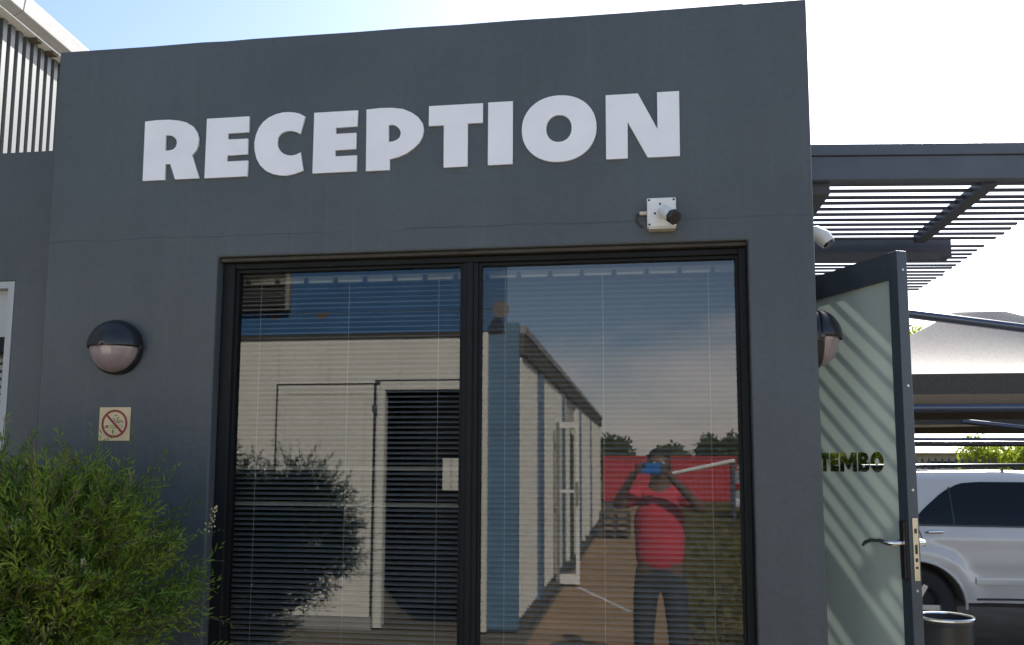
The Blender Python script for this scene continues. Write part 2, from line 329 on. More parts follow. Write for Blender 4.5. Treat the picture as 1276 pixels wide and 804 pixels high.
# side wall with door opening, rear wall, left return, roof, room lining
def side(x0, x1, y0, y1, z0, z1, nm='side_wall', m='plaster_plain'): return B(nm, m, bld, x0, x1, y0, y1, z0, z1)
side(.382, .600, .2205, .50, -.05, 3.325); side(.382, .600, 1.38, 6.0, -.05, 3.325); side(.382, .600, .5005, 1.3795, 2.50, 3.325)
side(-2.335, -2.12, .2205, 6.0, -.05, 3.325, 'return_wall'); side(-2.119, .381, 5.8, 6.0, -.05, 3.3, 'rear_wall')
B('roof', 'concrete', bld, -2.119, .381, .2205, 5.799, 2.92, 3.06)
B('sun_block_wall', 'room', bld, -.70, .3805, .46, .495, .241, 2.859); B('sun_block_wall', 'room', bld, -.74, -.7005, .46, 2.2, .241, 2.859); B('sun_block_wall', 'room', bld, -.70, .3805, 2.16, 2.2, .241, 2.859)  # partition added inside to block doorway sun from the blinds
B('room_lining', 'room', bld, -2.118, .380, 4.4, 4.45, .25, 2.9); B('room_floor', 'room_floor', bld, -2.118, .380, .223, 4.4, .15, .24)
B('ceiling', 'room', bld, -2.118, .380, .223, 4.39, 2.86, 2.915)
# window: frame, mullion, panes
win = B('window_head', 'reveal_brown', bld, WX0+.002, WX1-.002, .02, .06, WZ1-.014, WZ1-.002)
GY = .08
fr = MB()
fr.box(WX0+.001, -1.562, .045, .125, WZ0+.001, WZ1-.016)
fo = fr.build('window_frame', 'frame_dark', bld, bevel=.004)
B('jamb', 'frame_dark', fo, .347, WX1-.001, .045, .125, WZ0+.001, WZ1-.016, bevel=.004)
B('head_rail', 'frame_dark', fo, -1.5618, .3468, .046, .124, 2.411, WZ1-.017, bevel=.004)
B('bottom_rail', 'frame_dark', fo, -1.5618, .3468, .046, .124, WZ0+.001, .555, bevel=.004)
mu = MB().box(-.6585, -.5985, .050, .12, .5555, 2.4105).box(-.640, -.617, .041, .0499, .5555, 2.4105).build('mullion', 'frame_dark', fo, bevel=.003)
for x0, x1 in ((-1.5617, -.6587), (-.5983, .3467)):
    MB().add([(x0,GY,.555),(x1,GY,.555),(x1,GY,2.411),(x0,GY,2.411)], [(0,1,2,3)]).build('pane', 'window_glass', fo)
for x0, x1 in ((-1.5617, -.6587), (-.5983, .3467)):   # glazing beads
    MB().box(x0, x0+.010, .062, .0785, .556, 2.41).box(x1-.010, x1, .062, .0785, .556, 2.41).box(x0+.0101, x1-.0101, .062, .0785, 2.400, 2.41).box(x0+.0101, x1-.0101, .062, .0785, .556, .568).build('glazing_bead', 'frame_dark', fo)
B('sill', 'plaster_plain', bld, WX0+.002, WX1-.002, -.04, .044, WZ0-.05, WZ0+.0005)

# lettering
LET = [
 ('R', [[(-1.939,3.008),(-1.891,3.011),(-1.837,3.010),(-1.799,3.005),(-1.763,2.995),(-1.733,2.977),(-1.716,2.953),(-1.708,2.928),(-1.709,2.900),(-1.717,2.878),(-1.733,2.860),(-1.699,2.765),(-1.800,2.765),(-1.823,2.828),(-1.844,2.828),(-1.843,2.765),(-1.937,2.765)], [(-1.848,2.946),(-1.829,2.946),(-1.814,2.939),(-1.802,2.927),(-1.799,2.913),(-1.803,2.898),(-1.812,2.888),(-1.828,2.884),(-1.847,2.884)]]),
 ('E', [[(-1.677,3.005),(-1.501,3.005),(-1.500,2.941),(-1.586,2.940),(-1.586,2.916),(-1.503,2.915),(-1.502,2.852),(-1.586,2.851),(-1.586,2.827),(-1.499,2.827),(-1.500,2.764),(-1.677,2.764)]]),
 ('C', [[(-1.272,2.991),(-1.295,3.004),(-1.316,3.010),(-1.340,3.013),(-1.365,3.013),(-1.393,3.007),(-1.420,2.996),(-1.443,2.979),(-1.460,2.956),(-1.471,2.928),(-1.476,2.898),(-1.474,2.866),(-1.465,2.833),(-1.449,2.805),(-1.426,2.783),(-1.398,2.769),(-1.365,2.761),(-1.338,2.759),(-1.306,2.765),(-1.273,2.776),(-1.287,2.849),(-1.301,2.842),(-1.319,2.838),(-1.338,2.840),(-1.355,2.847),(-1.369,2.859),(-1.379,2.876),(-1.382,2.895),(-1.380,2.912),(-1.371,2.925),(-1.358,2.933),(-1.341,2.937),(-1.323,2.936),(-1.306,2.931),(-1.290,2.922)]]),
 ('E', [[(-1.236,3.004),(-1.061,3.004),(-1.062,2.940),(-1.147,2.939),(-1.147,2.915),(-1.065,2.915),(-1.065,2.851),(-1.147,2.850),(-1.147,2.826),(-1.061,2.826),(-1.061,2.763),(-1.236,2.763)]]),
 ('P', [[(-1.027,3.005),(-0.972,3.008),(-0.925,3.006),(-0.883,2.999),(-0.849,2.983),(-0.823,2.963),(-0.806,2.938),(-0.801,2.913),(-0.805,2.888),(-0.818,2.863),(-0.840,2.842),(-0.868,2.823),(-0.899,2.811),(-0.932,2.804),(-0.931,2.762),(-1.024,2.762)], [(-0.938,2.938),(-0.921,2.939),(-0.909,2.934),(-0.896,2.921),(-0.890,2.905),(-0.894,2.889),(-0.905,2.879),(-0.919,2.874),(-0.937,2.872)]]),
 ('T', [[(-0.782,3.004),(-0.575,3.004),(-0.575,2.928),(-0.632,2.928),(-0.632,2.762),(-0.723,2.762),(-0.724,2.926),(-0.782,2.926)]]),
 ('I', [[(-0.555,3.005),(-0.462,3.005),(-0.462,2.763),(-0.555,2.763)]]),
 ('O', None),
 ('N', [[(-0.118,3.007),(-0.001,3.007),(0.068,2.868),(0.068,3.007),(0.147,3.007),(0.146,2.764),(0.032,2.764),(-0.039,2.901),(-0.040,2.764),(-0.118,2.764)]]),
]
def ell(cx, cz, rx, rz, n, p=2.12):
    o = []
    for i in range(n):
        t = 2*math.pi*i/n; c, s = math.cos(t), math.sin(t)
        o.append((cx+rx*math.copysign(abs(c)**(2/p), c), cz+rz*math.copysign(abs(s)**(2/p), s)))
    return o
lt = thing('wall_lettering', 'large white letters spelling RECEPTION high on the grey wall', 'lettering', (-.89, 0, 2.76))
for ch, loops in LET:
    if ch == 'O': loops = [ell(-.290, 2.890, .138, .127, 48), ell(-.290, 2.890, .047, .0515, 32)]
    flat_shape(loops, .009, 'letter', 'letter_white', lt, lambda u, v, w_: (u, -.0005-w_, v))

# security camera on a square junction box
sc = thing('security_camera', 'white bullet camera with black lens face on a square wall box', 'camera', (.078, 0, 2.5))
bx = B('mounting_box', 'white_plastic', sc, .026, .128, -.042, -.0005, 2.497, 2.603, bevel=.004)
for x, z in ((.034, 2.595), (.120, 2.595), (.034, 2.506), (.054, 2.546), (.072, 2.580)):
    MB().lathe([(0,.002),(.0036,.002),(.0042,0)], (x, -.042, z), (0,-1,0), 10).build('screw', 'black_rough', bx)
B('lip', 'cream_plastic', bx, .031, .124, -.044, -.004, 2.489, 2.4968)
dirc = Vector((.44, -.70, -.50)).normalized(); c0 = Vector((.078, -.0425, 2.546))
MB().tube([c0, c0+Vector((0,-.012,0))], .021, 16).build('bracket', 'white_plastic', sc, smooth=1)
c1 = c0+Vector((.004,-.02,.002)); 
MB().tube([c1-dirc*.01, c1, c1+dirc*.062, c1+dirc*.066], [.010,.0215,.0235,.0225], 20).build('body', 'white_plastic', sc, smooth=1)
MB().tube([c1+dirc*.0665, c1+dirc*.083, c1+dirc*.086], [.0262,.0262,.023], 8).build('lens_face', 'black_plastic', sc, smooth=1)
MB().tube([c1+dirc*.0862, c1+dirc*.088], [.013,.012], 16).build('lens', 'lens_dark', sc, smooth=1)
MB().tube([(.0255,-.012,2.556),(.000,-.012,2.556)], .0075, 10).build('conduit_stub', 'cream_plastic', sc, smooth=1)
MB().tube([(-.0005,-.011,2.556),(-.012,-.010,2.552),(-.010,-.006,2.525),(.010,-.004,2.507)], .0035, 8).build('cable', 'reveal_brown', sc, smooth=1)

# bulkhead wall lamps
def bulkhead(loc, rotz, label, sz=1.0):
    t = thing('wall_lamp', label, 'lamp', loc, rotz, local=True)
    r = .104*sz
    MB().lathe([(0,0),(r,0),(r,.018),(r*.985,.026),(r*.93,.03)], (0,0,0), (0,-1,0), 40).build('base_ring', 'black_plastic', t, smooth=1)
    prof = [(r*.94*math.cos(a), .024+.072*sz*math.sin(a)) for a in [i*math.pi/2/10 for i in range(11)]]
    MB().lathe([(max(q,1e-4), h) for q, h in prof], (0,0,0), (0,-1,0), 40).build('diffuser', 'lamp_diffuser', t, smooth=2)
    hood = MB(); prof = [(r*1.0*math.cos(a), .020+.085*sz*math.sin(a)) for a in [i*math.pi/2/10 for i in range(11)]]
    hood.lathe([(max(q,1e-4), h) for q, h in prof], (0,0,0), (0,-1,0), 28, -math.pi/2*1.01, math.pi/2*1.01)
    h = hood.build('hood', 'black_plastic', t, smooth=2); s_ = h.modifiers.new('t', 'SOLIDIFY'); s_.thickness = .004; s_.offset = 1
    for sx in (-1, 1): MB().box(sx*r*1.0-.006, sx*r*1.0+.006, -.03, -.012, -.008, .008).build('hood_clip', 'black_plastic', t, bevel=.002)
    return t
bulkhead((-2.006, -.0005, 2.101), 0, 'round black hooded lamp with pinkish lens above the no smoking sign')
bulkhead((.6008, .125, 2.108), R(90), 'round black hooded lamp seen side on beside the glass door')

# no smoking sign
ns_ = thing('no_smoking_sign', 'square yellow no smoking sign with red ring below the round lamp', 'sign', (-2.004, 0, 1.745))
B('plate', 'sign_yellow', ns_, -2.068, -1.940, -.0045, -.0008, 1.744, 1.872)
cxs, czs = -2.004, 1.809
circ = lambda r, n=40: [(cxs+r*math.cos(2*math.pi*i/n), czs+r*math.sin(2*math.pi*i/n)) for i in range(n)]
flat_shape([circ(.054), circ(.0455)], .0008, 'red_ring', 'sign_red', ns_, lambda u, v, w_: (u, -.0046-w_, v))
d1 = Vector((.7071, 0, -.7071)); MB().obox((cxs, -.0054, czs), d1, (0,1,0), (.7071,0,.7071), .0945, .0008, .0085).build('red_slash', 'sign_red', ns_)
cg = MB(); 
cg.box(cxs-.036, cxs-.026, -.00505, -.00465, czs-.016, czs-.006); cg.box(cxs-.024, cxs+.034, -.00505, -.00465, czs-.0165, czs-.0150); cg.box(cxs-.024, cxs+.034, -.00505, -.00465, czs-.0075, czs-.006)
cg.box(cxs+.0325, cxs+.034, -.00505, -.00465, czs-.0149, czs-.0076)
cg.build('cigarette', 'sign_ink', ns_)
sm = MB()
def ribbon(pts, w):
    for a, b in zip(pts[:-1], pts[1:]):
        a = Vector((a[0], 0, a[1])); b = Vector((b[0], 0, b[1])); t = (b-a)
        sm.obox(Vector((cxs, -.00485, czs))+(a+b)/2, t.normalized(), (0,1,0), t.normalized().cross(Vector((0,1,0))), t.length*1.15, .0004, w)
ribbon([(.034,.004),(.032,.010),(.024,.012),(.016,.010),(.010,.014),(.012,.022),(.018,.024)], .0032)
ribbon([(.026,.006),(.016,.003),(.006,.008),(-.002,.016),(-.004,.022)], .0032)
ribbon([(-.002,.031),(.004,.030),(.010,.034)], .003)
sm.build('smoke', 'sign_ink', ns_)

# venetian blinds behind the panes
def blind(x0, x1, cords, label, flats):
    t = thing('venetian_blind', label, 'blind', ((x0+x1)/2, .17, .62), group=None); by = .17
    B('headrail', 'slat', t, x0, x1, by-.013, by+.013, 2.372, 2.400)
    nb = int((x1-x0)/.121)
    for i in range(nb+1):
        xx = x0+.05+i*.121
        if xx < x1-.01: B('bracket', 'black_rough', t, xx-.006, xx+.006, by-.021, by-.0135, 2.365, 2.392)
        if xx+.108 < x1-.03: B('lit_slot_strip', 'cord', t, xx+.012, xx+.108, by-.0155, by-.0135, 2.372, 2.381)  # pale strips painted in for the lit slots along the headrail
    wd = .0125; prof = [(-wd, 0), (-wd*.5, .0016), (0, .0022), (wd*.5, .0016), (wd, 0)]
    me0 = pale = None; z = 2.352; i = 0; nn = 0
    while z > .63:
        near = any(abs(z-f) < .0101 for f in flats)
        if me0 is None:
            mb = MB(); hx = (x1-x0)/2
            for (a, h) in prof: mb.v += [(-hx, a, h), (hx, a, h)]
            for k in range(4): mb.f.append((2*k, 2*k+1, 2*k+3, 2*k+2))
            o = mb.build('slat', 'slat', t, smooth=2, fix=False); me0 = o.data
            me0.transform(Matrix.Translation(Vector(t['_o'])))      # keep the shared mesh centred on its own origin
        else:
            o = bpy.data.objects.new('slat', me0); COL.objects.link(o); o.parent = t
        o.location = Vector(((x0+x1)/2, by, z)) - Vector(t['_o'])
        o.rotation_euler = (R(random.gauss(24, 1.6)) if not near else R(38), random.gauss(0, .0006), 0)
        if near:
            if pale is None: pale = me0.copy(); pale.materials.clear(); pale.materials.append(MATS['cream_plastic'])  # slats that catch the light: their highlight is put into the cream colour
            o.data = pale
        z -= .0197
    B('bottom_rail', 'slat', t, x0, x1, by-.012, by+.012, .592, .608)
    for cx_ in cords: MB().tube([(cx_, by-.0142, 2.372), (cx_+.001, by-.0142, 1.5), (cx_, by-.0142, .609)], .0011, 5).build('cord', 'cord', t)
    return t
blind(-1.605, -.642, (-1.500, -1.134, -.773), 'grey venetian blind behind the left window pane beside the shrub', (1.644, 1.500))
blind(-.632, .372, (-.513, -.141, .248), 'grey venetian blind behind the window pane below the security camera', ())

# ------------------------------------------------------------------ left wing and warehouse
wing = thing('left_wing', 'lower slate grey wall set back beside the reception block', 'wall', (-4.2, .15, 0))
grid_wall([-7.0, -4.2, -2.592, -2.342], [-.05, 1.2, 2.415, 2.975], .15, .37, [(-4.2, -2.592, 1.2, 2.415)]).build('wall', 'plaster_plain', wing, bevel=.006)
wf = MB().box(-2.622, -2.593, .152, .36, 1.201, 2.414).box(-4.199, -2.6225, .152, .36, 2.385, 2.414).box(-4.199, -2.6225, .152, .36, 1.201, 1.23).build('window_frame', 'wing_white', wing)
B('upper_panel', 'wing_white', wf, -4.198, -2.6227, .20, .215, 2.185, 2.3845); B('transom', 'frame_dark', wf, -4.198, -2.6227, .185, .25, 2.122, 2.1845)
MB().add([(-4.198,.235,1.2305),(-2.6227,.235,1.2305),(-2.6227,.235,2.1215),(-4.198,.235,2.1215)], [(0,1,2,3)]).build('pane', 'clear_glass', wf)
zz = 2.10
while zz > 1.26:
    MB().obox((-3.41, .29, zz), (1,0,0), (0,.82,.57), (0,-.57,.82), 1.55, .04, .001).build('slat', 'white_plastic', wf); zz -= .033
B('room_lining', 'room', wing, -7, -2.345, 1.4, 1.45, 0, 2.9)
B('roof', 'concrete', wing, -6.98, -2.345, .371, 6, 2.80, 2.90)

wh = thing('warehouse', 'tall shed clad in ribbed grey metal sheet with a white box gutter', 'building', (-8.469, 6.91, 0), math.atan2(.0989, .9951), local=True)
# local: +Y along the eave, +X towards the reception
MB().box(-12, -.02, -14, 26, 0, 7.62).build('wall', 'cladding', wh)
rib = None
for k in range(-40, 60):
    y = k*.172
    if rib is None:
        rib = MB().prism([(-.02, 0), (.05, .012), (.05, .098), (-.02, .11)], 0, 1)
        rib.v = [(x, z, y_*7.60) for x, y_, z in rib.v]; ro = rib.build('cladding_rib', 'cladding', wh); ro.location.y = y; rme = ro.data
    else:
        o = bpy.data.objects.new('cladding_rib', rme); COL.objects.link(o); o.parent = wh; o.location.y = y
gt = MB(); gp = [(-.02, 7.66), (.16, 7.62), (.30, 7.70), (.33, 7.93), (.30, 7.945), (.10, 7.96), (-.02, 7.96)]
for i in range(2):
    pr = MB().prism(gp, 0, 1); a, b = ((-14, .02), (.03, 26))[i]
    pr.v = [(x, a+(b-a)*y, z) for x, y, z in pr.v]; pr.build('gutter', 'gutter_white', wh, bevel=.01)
MB().box(-.018, .19, -14, 26, 7.598, 7.619).build('eave_strip', 'white_plastic', wh)
for y in (-1.0, .55, .95, 1.35): MB().box(.03, .18, y, y+.12, 7.555, 7.597).build('gutter_bracket', 'timber', wh)

# ------------------------------------------------------------------ glazed door
F = Vector((.871, 0, 0)); Hh = Vector((.615, .523, 0)); dd = (Hh-F).normalized(); nn_ = Vector((dd.y, -dd.x, 0)); nn_ = nn_ if nn_.y < 0 else -nn_   # visible face normal
LD = (Hh-F).length; TH = .042; DZ0, DZ1 = .16, 2.396
dr = thing('glass_door', 'open glazed door with dark frame and frosted pane lettered TEMBO', 'door', tuple(Hh))
def dpt(s, z, w_=0): return F + dd*s - nn_*w_ + Vector((0,0,z))
def dbox(nm, m, s0, s1, z0, z1, w0, w1, par=dr, bevel=0):
    mb = MB(); c = (dpt(s0, z0, w0)+dpt(s1, z1, w1))/2
    return mb.obox(c, dd, nn_, (0,0,1), abs(s1-s0), abs(w1-w0), abs(z1-z0)).build(nm, m, par, bevel=bevel)
st = dbox('lock_stile', 'door_paint', 0, .044, DZ0, DZ1, 0, TH, bevel=.002)
dbox('hinge_stile', 'door_paint', LD-.05, LD, DZ0, DZ1, 0, TH, bevel=.002)
dbox('top_rail', 'door_paint', .0441, LD-.0501, 2.304, DZ1-.0005, .0005, TH-.0005); dbox('bottom_rail', 'door_paint', .0441, LD-.0501, DZ0, DZ0+.12, .0005, TH-.0005)
# frosted film with letters left clear
s0, s1, z0, z1 = .0442, LD-.0502, DZ0+.1205, 2.3035
X = lambda s: s; lz0, lz1 = 1.638, 1.708; hgt = lz1-lz0
def q(s, f): return (s, lz0+hgt*f)
letters = [
 [[q(.472,1), q(.416,1), q(.416,.68), q(.431,.68), q(.431,0), q(.457,0), q(.457,.68), q(.472,.68)]],
 [[q(.410,1), q(.360,1), q(.360,.70), q(.384,.70), q(.384,.64), q(.363,.64), q(.363,.36), q(.384,.36), q(.384,.30), q(.360,.30), q(.360,0), q(.410,0)]],
 [[q(.355,1), q(.325,1), q(.3075,.60), q(.290,1), q(.260,1), q(.260,0), q(.285,0), q(.285,.52), q(.301,.12), q(.314,.12), q(.330,.52), q(.330,0), q(.355,0)]],
 [[q(.255,1), q(.222,1), q(.206,.93), q(.199,.78), q(.202,.62), q(.212,.53), q(.199,.44), q(.193,.28), q(.198,.11), q(.214,.0), q(.255,0)],
  [q(.230,.78), q(.223,.77), q(.221,.71), q(.224,.65), q(.230,.64)], [q(.230,.37), q(.221,.36), q(.218,.30), q(.221,.24), q(.230,.23)]],
 [ell(.156, (lz0+lz1)/2, .034, hgt*.52, 36), ell(.156, (lz0+lz1)/2, .0105, hgt*.20, 24)],
]
loops = [[(s0, z0), (s1, z0), (s1, z1), (s0, z1)]] + [lp for L_ in letters for lp in L_]
flat_shape(loops, 0, 'frosted_film', 'frosted', dr, lambda u, v, w_: dpt(u, v, .014+w_))
for L_ in letters: flat_shape(L_, 0, 'letter', 'letter_glass', dr, lambda u, v, w_: dpt(u, v, .0155))
mb = MB(); mb.add([dpt(s0,z0,.018), dpt(s1,z0,.018), dpt(s1,z1,.018), dpt(s0,z1,.018)], [(0,1,2,3)]).build('pane', 'clear_glass', dr)
# lock: edge plate, face plate, lever
ep = MB().obox(dpt(-.0012, 1.385, TH/2+.003), nn_, dd, (0,0,1), .022, .0024, .205).build('lock_plate', 'brass_plate', dr, bevel=.0008)
for z, h_ in ((1.445, .016), (1.385, .03), (1.350, .012), (1.325, .008)): MB().obox(dpt(-.0025, z, TH/2+.003), nn_, dd, (0,0,1), .010, .0012, h_).build('latch', 'black_rough', ep)
for z in (1.478, 1.292): MB().obox(dpt(-.0025, z, TH/2+.003), nn_, dd, (0,0,1), .005, .001, .005).build('screw', 'screw', ep)
fp = dbox('face_plate', 'black_plastic', .006, .040, 1.285, 1.478, -.006, -.0003, bevel=.002); dbox('plate_edge', 'brass_plate', .014, .019, 1.290, 1.473, -.0075, -.0062, fp)
for w_ in (-1,):
    base = dpt(.028, 1.404, -.006)
    pts = [base, base+nn_*.035, base+nn_*.046+dd*.012, base+nn_*.047+dd*.05+Vector((0,0,.006)), base+nn_*.046+dd*.09+Vector((0,0,.004)), base+nn_*.044+dd*.125+Vector((0,0,-.006)), base+nn_*.040+dd*.142+Vector((0,0,-.018))]
    MB().tube(pts, [.010,.010,.0095,.0085,.008,.0075,.006], 12).build('lever_handle', 'chrome', dr, smooth=1)
base = dpt(.028, 1.404, TH)
pts = [base, base-nn_*.040, base-nn_*.052+dd*.012, base-nn_*.053+dd*.05+Vector((0,0,.006)), base-nn_*.05+dd*.12]
MB().tube(pts, [.010,.010,.0095,.0085,.007], 12).build('lever_handle', 'chrome', dr, smooth=1)
for z in (2.33, 1.93, 1.58, 1.25, .8): MB().lathe([(0,.0015),(.004,.0015),(.005,0)], dpt(-.0002, z, TH*.55), -dd, 10).build('screw', 'screw', dr)
# frame in the side wall
df = thing('door_frame', 'dark metal frame around the side doorway under the pergola', 'door frame', (.602, .94, 0))
B('head', 'door_paint', df, .52, .606, .502, 1.378, 2.402, 2.498); B('jamb', 'door_paint', df, .52, .606, .5015, .5165, .12, 2.4015); B('jamb', 'door_paint', df, .52, .606, 1.345, 1.378, .12, 2.4015)

# white dome camera on the side wall
dm = thing('dome_camera', 'small white camera on the side wall above the round lamp', 'camera', (.601, .22, 2.5))
B('mount', 'white_plastic', dm, .6008, .628, .19, .26, 2.485, 2.545, bevel=.004)
MB().tube([(.62,.225,2.53),(.645,.215,2.525),(.675,.205,2.500),(.690,.20,2.478)], [.018,.026,.031,.027], 14).build('housing', 'white_plastic', dm, smooth=1)
MB().tube([(.690,.1995,2.4775),(.694,.198,2.471)], [.022,.02], 14).build('lens', 'lens_dark', dm, smooth=1)

# ------------------------------------------------------------------ pergola
SK = .11; pe = thing('pergola', 'dark slatted steel pergola fixed to the side of the reception block', 'pergola', (.61, 1.1, 2.9))
def skew(x0, x1, yend, y0, y1, z0, z1, xr=2.08):
    mb = MB().box(x0, x1, y0, y1, z0, z1); mb.v = [(x, y+yend+SK*(x-xr), z) for x, y, z in mb.v]; return mb
skew(.605, 2.09, 1.158, 0, .05, 2.985, 3.098).build('front_beam', 'steel_dark', pe, bevel=.004); skew(.605, 2.095, 1.150, -.004, .06, 3.0985, 3.152).build('beam_cap', 'steel_dark', pe, bevel=.003)
sm_ = None
for k in range(-6, 20):
    if k in (5,): continue
    ye = 1.90+k*.1026 + random.gauss(0, .002); xe = 2.078+random.gauss(0, .006)+k*.0014
    mb = MB().box(0, 1, -.013, .013, 0, .0115)
    if sm_ is None:
        mb.v = [(x*1.476, y+SK*x*1.476, z) for x, y, z in mb.v]
        o = mb.build('slat', 'pergola_paint', None); o.parent = pe; sm_ = o.data
    else:
        o = bpy.data.objects.new('slat', sm_); COL.objects.link(o); o.parent = pe
    o.scale.x = (xe-.604)/1.476; o.location = Vector((.604, ye-SK*(xe-.604), 2.996))-Vector(pe['_o']); o.rotation_euler = (0, random.gauss(0, .0012), random.gauss(0, .0012))
B('cross_beam', 'pergola_paint', pe, 1.605, 1.668, 1.175, 2.26, 2.972, 3.022); B('cross_beam', 'pergola_paint', pe, .78, .888, 1.07, 2.22, 2.930, 2.9945, bevel=.003)
skew(.604, 1.862, 2.42, -.02, .10, 2.915, 3.040, 1.862).build('rear_beam', 'pergola_paint', pe, bevel=.004)
skew(.604, 1.76, 2.38, -.05, -.021, 2.885, 2.93, 1.862).build('rear_rail', 'pergola_paint', pe)

# ------------------------------------------------------------------ shade carports
def canopy(label, x0, x1, y0, y1, ze, zr, rx0, rx1, ry, front_pipes):
    t = thing('shade_carport', label, 'carport', ((x0+x1)/2, (y0+y1)/2, 0), group=None)
    mb = MB(); n = 14
    cs = [Vector((x0,y0,ze)), Vector((x1,y0,ze)), Vector((x1,y1,ze)), Vector((x0,y1,ze))]; ra, rb = Vector((rx0,ry,zr)), Vector((rx1,ry,zr))
    for (a, b, c, d) in ((cs[0], cs[1], ra, rb), (cs[1], cs[2], rb, rb), (cs[2], cs[3], rb, ra), (cs[3], cs[0], ra, ra)):
        k = len(mb.v)
        for j in range(n+1):
            v = j/n
            for i in range(n+1):
                u = i/n; p = (a.lerp(b, u)).lerp(c.lerp(d, u), v); p.z -= .30*math.sin(math.pi*v)*(.55+.45*math.sin(math.pi*u)); mb.v.append(tuple(p))
        for j in range(n):
            for i in range(n): mb.f.append((k+j*(n+1)+i, k+j*(n+1)+i+1, k+(j+1)*(n+1)+i+1, k+(j+1)*(n+1)+i))
    fo_ = mb.build('fabric', 'fabric', t, smooth=1)
    B('valance', 'fabric_dark', t, x0, x1, y0-.004, y0-.001, ze-.22, ze+.005); B('valance', 'fabric_dark', t, x0, x1, y1+.001, y1+.004, ze-.25, ze+.005)
    for (x, y) in ((x0+.05, y0+.05), (x1-.05, y0+.05), (x1-.05, y1-.05), (x0+.05, y1-.05)): MB().tube([(x,y,-.02),(x,y,ze+.02)], .05, 12).build('post', 'pipe', t, smooth=1)
    for nm, a, b, r in front_pipes: MB().tube([a, b], r, 10).build(nm, 'pipe', t, smooth=1)
    return t
canopy('brown shade net carport with peaked roof over the white car', 1.4, 8.0, 7.0, 12.0, 2.66, 3.76, 4.25, 4.9, 9.5,
       [('cross_pipe', (1.4,6.93,2.285), (8.0,6.93,2.285), .045), ('brace_pipe', (1.40,6.88,3.553), (7.97,6.88,2.515), .05), ('mast', (1.45,6.96,-.02), (1.45,6.96,3.62), .05), ('purlin', (1.4,12.06,2.02), (8.0,12.06,2.02), .045)])
canopy('far dark shade net carport in front of the hedge', 1.5, 10.5, 13.6, 17.5, 2.62, 3.0, 5, 6, 15.6,
       [('cross_pipe', (1.5,13.5,2.12), (10.5,13.5,2.12), .045), ('brace_pipe', (5.6,13.4,2.45), (9.0,13.4,2.05), .05)])

